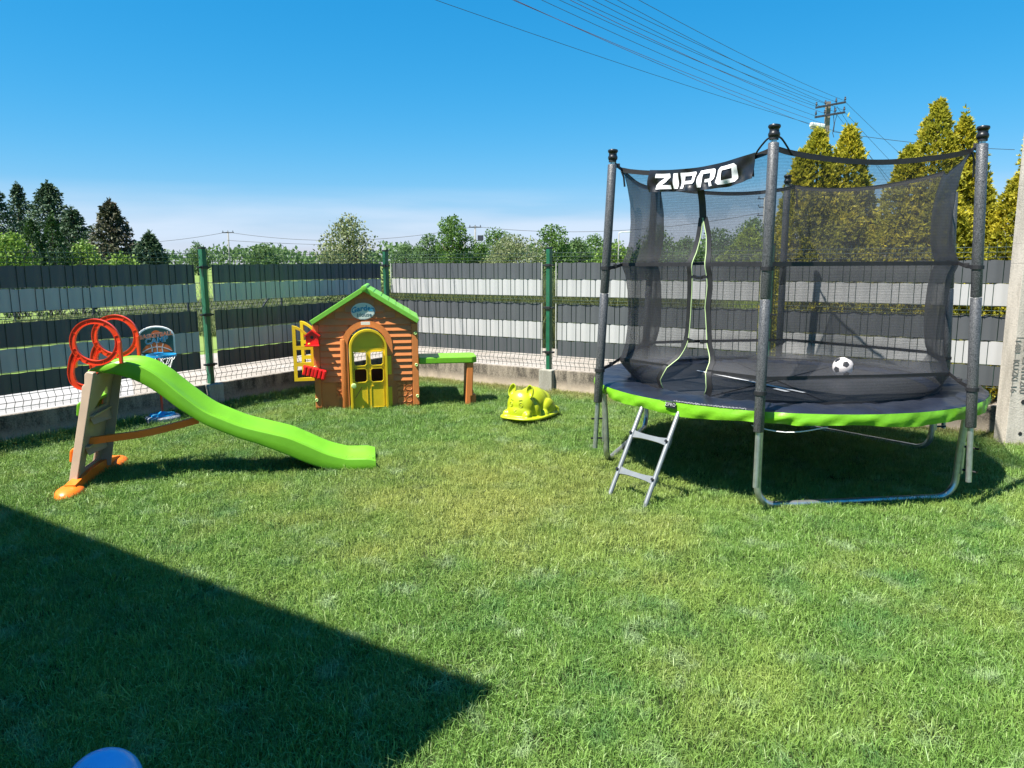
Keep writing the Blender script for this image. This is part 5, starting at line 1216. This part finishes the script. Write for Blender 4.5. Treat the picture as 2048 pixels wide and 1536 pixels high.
    b = MB(); b.tube([pol(1.474 + .004 * math.sin(i * 1.7), 224 + i * .22, .676 + .005 * math.sin(i * 1.9) * math.sin(i * .37)) for i in range(0, 90)], .0065, 8); b.build('pad_edge_roll', M['pad_grey'], t, smooth=True)
    # poles
    PA = [9, 70, 123.5, 194, 247, 301]
    for a in PA:
        z0, z1 = .19, (2.40 if a != 9 else 2.24); zt_ = z1 - 2.40; rr_ = lambda z: 1.566 - (z - .3) * .050
        b = MB(); b.tube([pol(rr_(z0), a, z0), pol(rr_(z1), a, z1)], .0185, 12); po = b.build('pole', M['steel'], t, smooth=True, angle=50)
        for za, zb_ in ((.55, 1.385), (1.388, 2.33 + zt_)):
            b = MB(); b.tube([pol(rr_(za), a, za), pol(rr_(za + .004), a, za + .004), pol(rr_(zb_ - .004), a, zb_ - .004), pol(rr_(zb_), a, zb_)], [.030, .0325, .0325, .030], 20); b.build('foam_sleeve', M['foam'], po, smooth=True, angle=60)
        b = MB(); b.lathe([(.018, -.035), (.026, -.033), (.033, -.026), (.036, -.014), (.034, -.004), (.030, .002), (.029, .016), (.031, .022), (.036, .027), (.038, .036), (.034, .044), (.015, .049)], 20, pol(rr_(z1), a, z1 - .008)); b.build('pole_cap', M['black'], po, smooth=True, angle=45)
    # net
    ZR = [.672, .70, .75, .80, .85, .90, .98, 1.1, 1.25, 1.4, 1.52, 1.58, 1.62, 1.68, 1.78, 1.92, 2.06, 2.18, 2.27, 2.33]
    RC = [1.17, 1.19, 1.245, 1.29, 1.325, 1.305, 1.28, 1.265, 1.262, 1.27, 1.29, 1.315, 1.315, 1.285, 1.262, 1.255, 1.262, 1.285, 1.31, 1.335]
    def netp(k, u, z, out=0.0):
        """panel k from corner k to k+1, u along it, nominal height z"""
        rc = float(np.interp(z, ZR, RC)); a = ANG[k] + 60 * u; sagz = 4 * u * (1 - u)
        chord = rc * math.cos(R(30)) / math.cos(R((u - .5) * 60)); w_ = min(1, max(0, (.92 - z) / .24))
        r_ = chord * (1 - .028 * sagz * (1 - w_)) * (1 - w_) + rc * w_ * (1 - (1 - w_) * .0)
        r_ = r_ + .010 * math.sin(z * 7 + k * 2 + u * 9) * sagz * (1 - w_)
        zz = z - .075 * sagz ** .8 * max(0, (z - 1.9) / .43)
        return pol(r_ + out, a, zz)
    def uL(z): return float(np.interp(z, [.672, .74, .80, .95, 1.03, 1.45, 1.6, 1.93], [.35, .335, .37, .42, .45, .49, .50, .535]))
    def uR(z): return float(np.interp(z, [.672, .74, .82, .95, 1.03, 1.3, 1.45, 1.6, 1.80, 1.93], [.66, .69, .685, .66, .63, .605, .62, .61, .58, .545]))
    zz_ = []
    for a, b_ in zip(ZR[:-1], ZR[1:]): zz_ += [a, (a + b_) / 2]
    zz_.append(ZR[-1])
    for k in range(6):
        b = MB(); nu = 28
        if k != 3: b.grid(lambda u, z: netp(k, u, z), list(np.linspace(0, 1, nu)), zz_)
        else:
            b.grid(lambda u, z: netp(k, u * (uL(z) if z < 1.93 else .54), z), list(np.linspace(0, 1, 16)), zz_)
            b.grid(lambda u, z: netp(k, 1 - (1 - u) * (1 - (uR(z) if z < 1.93 else .54)), z), list(np.linspace(0, 1, 16)), zz_)
        b.build('net_panel', M['net'], t, smooth=True)
        us = np.linspace(0, 1, 22)
        for nm, z, wd in (('top_hem', 2.315, .034), ('net_band', 1.60, .026), ('net_band', .86, .026)):
            if k == 3 and z < 1.9:
                for seq in (np.linspace(0, uL(z), 10), np.linspace(uR(z), 1, 10)): 
                    b = MB(); b.ribbon([netp(k, u, z, .004) for u in seq], wd, .003); b.build(nm, M['strap'], t, smooth=True, angle=40)
            else:
                b = MB(); b.ribbon([netp(k, u, z, .004) for u in us], wd, .003); b.build(nm, M['strap'], t, smooth=True, angle=40)
        b = MB(); b.ribbon([netp(k, u, .685, .004) for u in (us if k != 3 else np.linspace(0, uL(.685), 9))], .022, .003); b.build('bottom_hem', M['strap'], t, smooth=True, angle=40)
    # straps from the net corners to the poles
    for a, an in zip(PA, ANG):
        k = ANG.index(an)
        for z, zp, rp in ((2.315, 2.36 if a != 9 else 2.2, .026), (1.60, 1.575, .0365), (.86, .80, .0365)):
            pc = netp(k, 0, z); pp = pol(1.566 - (zp - .3) * .050, a, zp); d = (pp - pc).normalized()
            b = MB(); b.ribbon([pc, pc.lerp(pp, .5) + Vector((0, 0, -.008)), pp - d * rp * .6], .024, .004); b.tube([pp + Vector((0, 0, -.012)), pp + Vector((0, 0, .012))], rp + .002, 18)
            m_ = pc.lerp(pp, .45); b.bbox(m_, (.03, .012, .032), .004, Matrix.Rotation(R(an), 3, 'Z')); b.build('strap', M['strap'], t)
    for k, dz in ((3, 0), (4, 1), (5, 2), (1, 3), (2, 4)):
        p = netp(k, 0, 2.31, .01); b = MB(); s_ = 1 if k != 4 else -1
        b.ribbon([p, p + Vector((.02 * s_, 0, -.05)), p + Vector((.03 * s_, .01, -.12 - .02 * dz))], .014, .003, (1, 0, 0)); b.build('strap_tail', M['strap'], t)
    for (k0, u0, a) in ((3, .90, 247), (4, .07, 247)):
        p = netp(k0, u0, 2.31, .012); q = pol(1.44, a, 2.37); mid = p.lerp(q, .6) + Vector((0, 0, .03))
        b = MB(); b.tube(smoothpath([p + Vector((0, 0, -.12)) if k0 == 3 else p, p, mid, q], 6), .006, 6); b.build('tie_cord', M['strap'], t, smooth=True)
    # zip opening
    zs = list(np.linspace(1.93, .69, 40))
    for fn, s in ((uL, -1), (uR, 1)):
        b = MB(); b.ribbon([netp(3, fn(z) + s * .013, z, .004) for z in zs], .040, .003, [tuple((netp(3, min(1, fn(z) + .05), z) - netp(3, fn(z), z)).normalized()) for z in zs]); b.build('zip_tape', M['strap'], t, smooth=True, angle=50)
        b = MB(); b.tube([netp(3, fn(z) - s * .008, z, .006) for z in zs], .0036, 6); b.build('zip_piping', M['zip_green'], t, smooth=True)
        for z in (1.52, 1.06):
            p = netp(3, fn(z), z, .008); q = p + (netp(3, fn(z) - s * .05, z) - netp(3, fn(z), z)) + Vector((0, 0, -.012))
            b = MB(); b.ribbon([p, q], .022, .004); b.bbox(q, (.028, .014, .022), .004, Matrix.Rotation(R(-53), 3, 'Z')); b.build('buckle', M['black'], t)
    zs = list(np.linspace(2.24, 1.92, 9)); b = MB(); b.ribbon([netp(3, .54, z, .006) for z in zs], .062, .003, [tuple((netp(3, .55, z) - netp(3, .45, z)).normalized()) for z in zs]); b.build('zip_placket', M['strap'], t)
    # brand banner hung over the top hem
    def banp(u, v, out=0.0):
        """u 0..1 along the banner, v 0 top .. 1 bottom"""
        uu = .185 + .725 * u; h_ = .160
        base = netp(3, uu, 2.325); wv = .010 * math.sin(u * 23 + v * 5) * (.3 + v) + .008 * math.sin(u * 47 - v * 7) * v + .010 * math.sin(u * 9 + v * 3)
        a = ANG[3] + 60 * .5; o_ = Vector((math.cos(R(a)), math.sin(R(a)), 0)) * (.014 + .022 * v + wv + out)
        return base + o_ + Vector((0, 0, .012 - h_ * v * (1 - .05 * math.sin(u * 6))))
    b = MB(); b.grid(lambda u, v: banp(u, v), list(np.linspace(0, 1, 90)), list(np.linspace(0, 1, 12))); b.grid(lambda u, v: banp(u, v, -.003), list(np.linspace(0, 1, 90)), list(np.linspace(0, 1, 12)))
    bn = b.build('banner', M['banner'], t, smooth=True, fix=False)
    glyph = {'Z': (1.0, [[(0, .74), (1, .74), (.93, 1), (.03, 1)], [(0, 0), (1, 0), (1, .25), (.0, .25)], [(0, .25), (.42, .25), (1, .74), (.58, .74)]]),
             'I': (.30, [[(0, 0), (.30, 0), (.30, 1), (0, 1)]]),
             'P': (1.0, [[(0, 0), (.26, 0), (.26, 1), (0, 1)], [(.26, .78), (.84, .78), (.90, 1), (.26, 1)], [(.74, .45), (1, .50), (1, .88), (.74, .80)], [(.90, 1), (.74, .80), (1, .88), (.97, .97)], [(.26, .26), (.86, .26), (.80, .46), (.26, .46)], [(.86, .26), (1, .40), (1, .5), (.74, .46)]]),
             'R': (1.0, [[(0, 0), (.26, 0), (.26, .62), (0, .62)], [(0, .62), (.26, .62), (.34, 1), (.10, 1)], [(.30, .78), (.84, .78), (.90, 1), (.32, 1)], [(.74, .45), (1, .50), (1, .88), (.74, .80)], [(.90, 1), (.74, .80), (1, .88), (.97, .97)], [(.40, .28), (.86, .28), (.80, .46), (.40, .46)], [(.86, .28), (1, .40), (1, .5), (.74, .46)], [(.62, .28), (.84, .28), (1.0, 0), (.74, 0)]]),
             'O': (1.05, [[(.14, .78), (.91, .78), (.91, 1), (.14, 1)], [(.14, 0), (.91, 0), (.91, .22), (.14, .22)], [(0, .16), (.26, .2), (.26, .8), (0, .84)], [(.79, .2), (1.05, .16), (1.05, .84), (.79, .8)], [(0, .84), (.26, .8), (.26, .82), (.14, 1)], [(0, .16), (.14, 0), (.26, .18), (.26, .2)], [(1.05, .84), (.91, 1), (.79, .82), (.79, .8)], [(1.05, .16), (.79, .2), (.79, .18), (.91, 0)]])}
    b = MB(); x = 0; tot = sum(glyph[c][0] for c in 'ZIPRO') + 4 * .16
    for c in 'ZIPRO':
        w_, quads = glyph[c]
        for q in quads:
            q = [Vector((p[0], p[1])) for p in q]
            def pt(a, d):
                v = q[0].lerp(q[1], a).lerp(q[3].lerp(q[2], a), d); X = (x + v.x) / tot
                return banp(.075 + .80 * X, .88 - .70 * v.y, .006)
            b.grid(pt, list(np.linspace(0, 1, 7)), list(np.linspace(0, 1, 7)))
        x += w_ + .16
    b.build('banner_lettering', M['banner_print'], bn, smooth=True)
    b = MB(); b.tube([pol(1.46, 245 + i * 2, .57 - .03 * math.sin(i * .4)) for i in range(0, 10)], .004, 5); b.build('loose_cord', M['rope'], t)
trampoline()
def tramp_ladder():
    t = thing('trampoline_ladder', 'grey two-rung metal ladder leaning on the trampoline edge', 'ladder', (.675, 5.055, 0))
    w_ = Vector((.197, -.273, 0)); up = Vector((.275, .255, .62))
    for s in (0, 1):
        b = MB(); p = w_ * s; b.tube([p + up * -.02, p + up * .55, p + up * .97, p + up * 1.05 + Vector((.02, .015, .01)), p + up * 1.06 + Vector((.08, .065, -.0))], .0165, 12); b.build('stile', M['ladder_steel'], t, smooth=True, angle=50)
    for f_ in (.28, .665):
        c = up * f_; b = MB(); d = w_
        # pressed tread: wide lugs at both ends, waisted between
        sideD = Vector((up.x, up.y, up.z)).normalized(); out_ = d.normalized().cross(sideD)
        for k in range(8):
            u0, u1 = -.04 + 1.08 * k / 8, -.04 + 1.08 * (k + 1) / 8; hw = lambda u: .017 + .013 * (abs(u - .5) * 2) ** 3
            A, B = c + d * u0 + out_ * -.018, c + d * u1 + out_ * -.018
            vs = [A - sideD * hw(u0), A + sideD * hw(u0), B + sideD * hw(u1), B - sideD * hw(u1)]
            vs += [v + out_ * .022 for v in vs]; b.add(vs, [(0, 1, 2, 3), (7, 6, 5, 4), (0, 4, 5, 1), (1, 5, 6, 2), (2, 6, 7, 3), (3, 7, 4, 0)])
        rg = b.build('rung', M['ladder_steel'], t)
        for s in (0, 1):
            b = MB(); p = c + d * s; b.tube([p + out_ * -.03, p + out_ * .03], .010, 8); b.build('rung_bolt', M['black'], rg)
tramp_ladder()

# ------------------------------------------------------------ balls
def football():
    bm = bmesh.new(); bmesh.ops.create_icosphere(bm, subdivisions=1, radius=1)
    bmesh.ops.bevel(bm, geom=list(bm.verts), offset=33.33, offset_type='PERCENT', affect='VERTICES', segments=1)
    for f in bm.faces: f.material_index = 1 if len(f.verts) == 5 else 0
    bmesh.ops.triangulate(bm, faces=[f for f in bm.faces if False])
    seams = set()
    bmesh.ops.inset_individual(bm, faces=list(bm.faces), thickness=.012, depth=0)
    bmesh.ops.poke(bm, faces=[f for f in bm.faces if len(f.verts) > 4])
    for _ in range(2): bmesh.ops.subdivide_edges(bm, edges=list(bm.edges), cuts=1, use_grid_fill=True)
    for v in bm.verts: v.co = v.co.normalized() * .083
    me = bpy.data.meshes.new('football'); bm.to_mesh(me); bm.free(); me.materials.append(M['ball_white']); me.materials.append(M['ball_black'])
    me.polygons.foreach_set('use_smooth', [True] * len(me.polygons)); o = link('football', me)
    o.location = (2.75, 6.17, .665 + .083); o.rotation_euler = (R(20), R(14), R(38)); tag(o, 'white and black football lying on the trampoline mat', 'ball')
football()
b = MB(); b.lathe([(.107 * math.sin(a) + .0005, -.107 * math.cos(a)) for a in np.linspace(0, math.pi, 33)], 48)
o = b.build('blue_ball', M['blue'], smooth=True); o.location = (-1.205, 1.985, .105); tag(o, 'glossy blue ball in the shade at the lower left corner', 'ball')
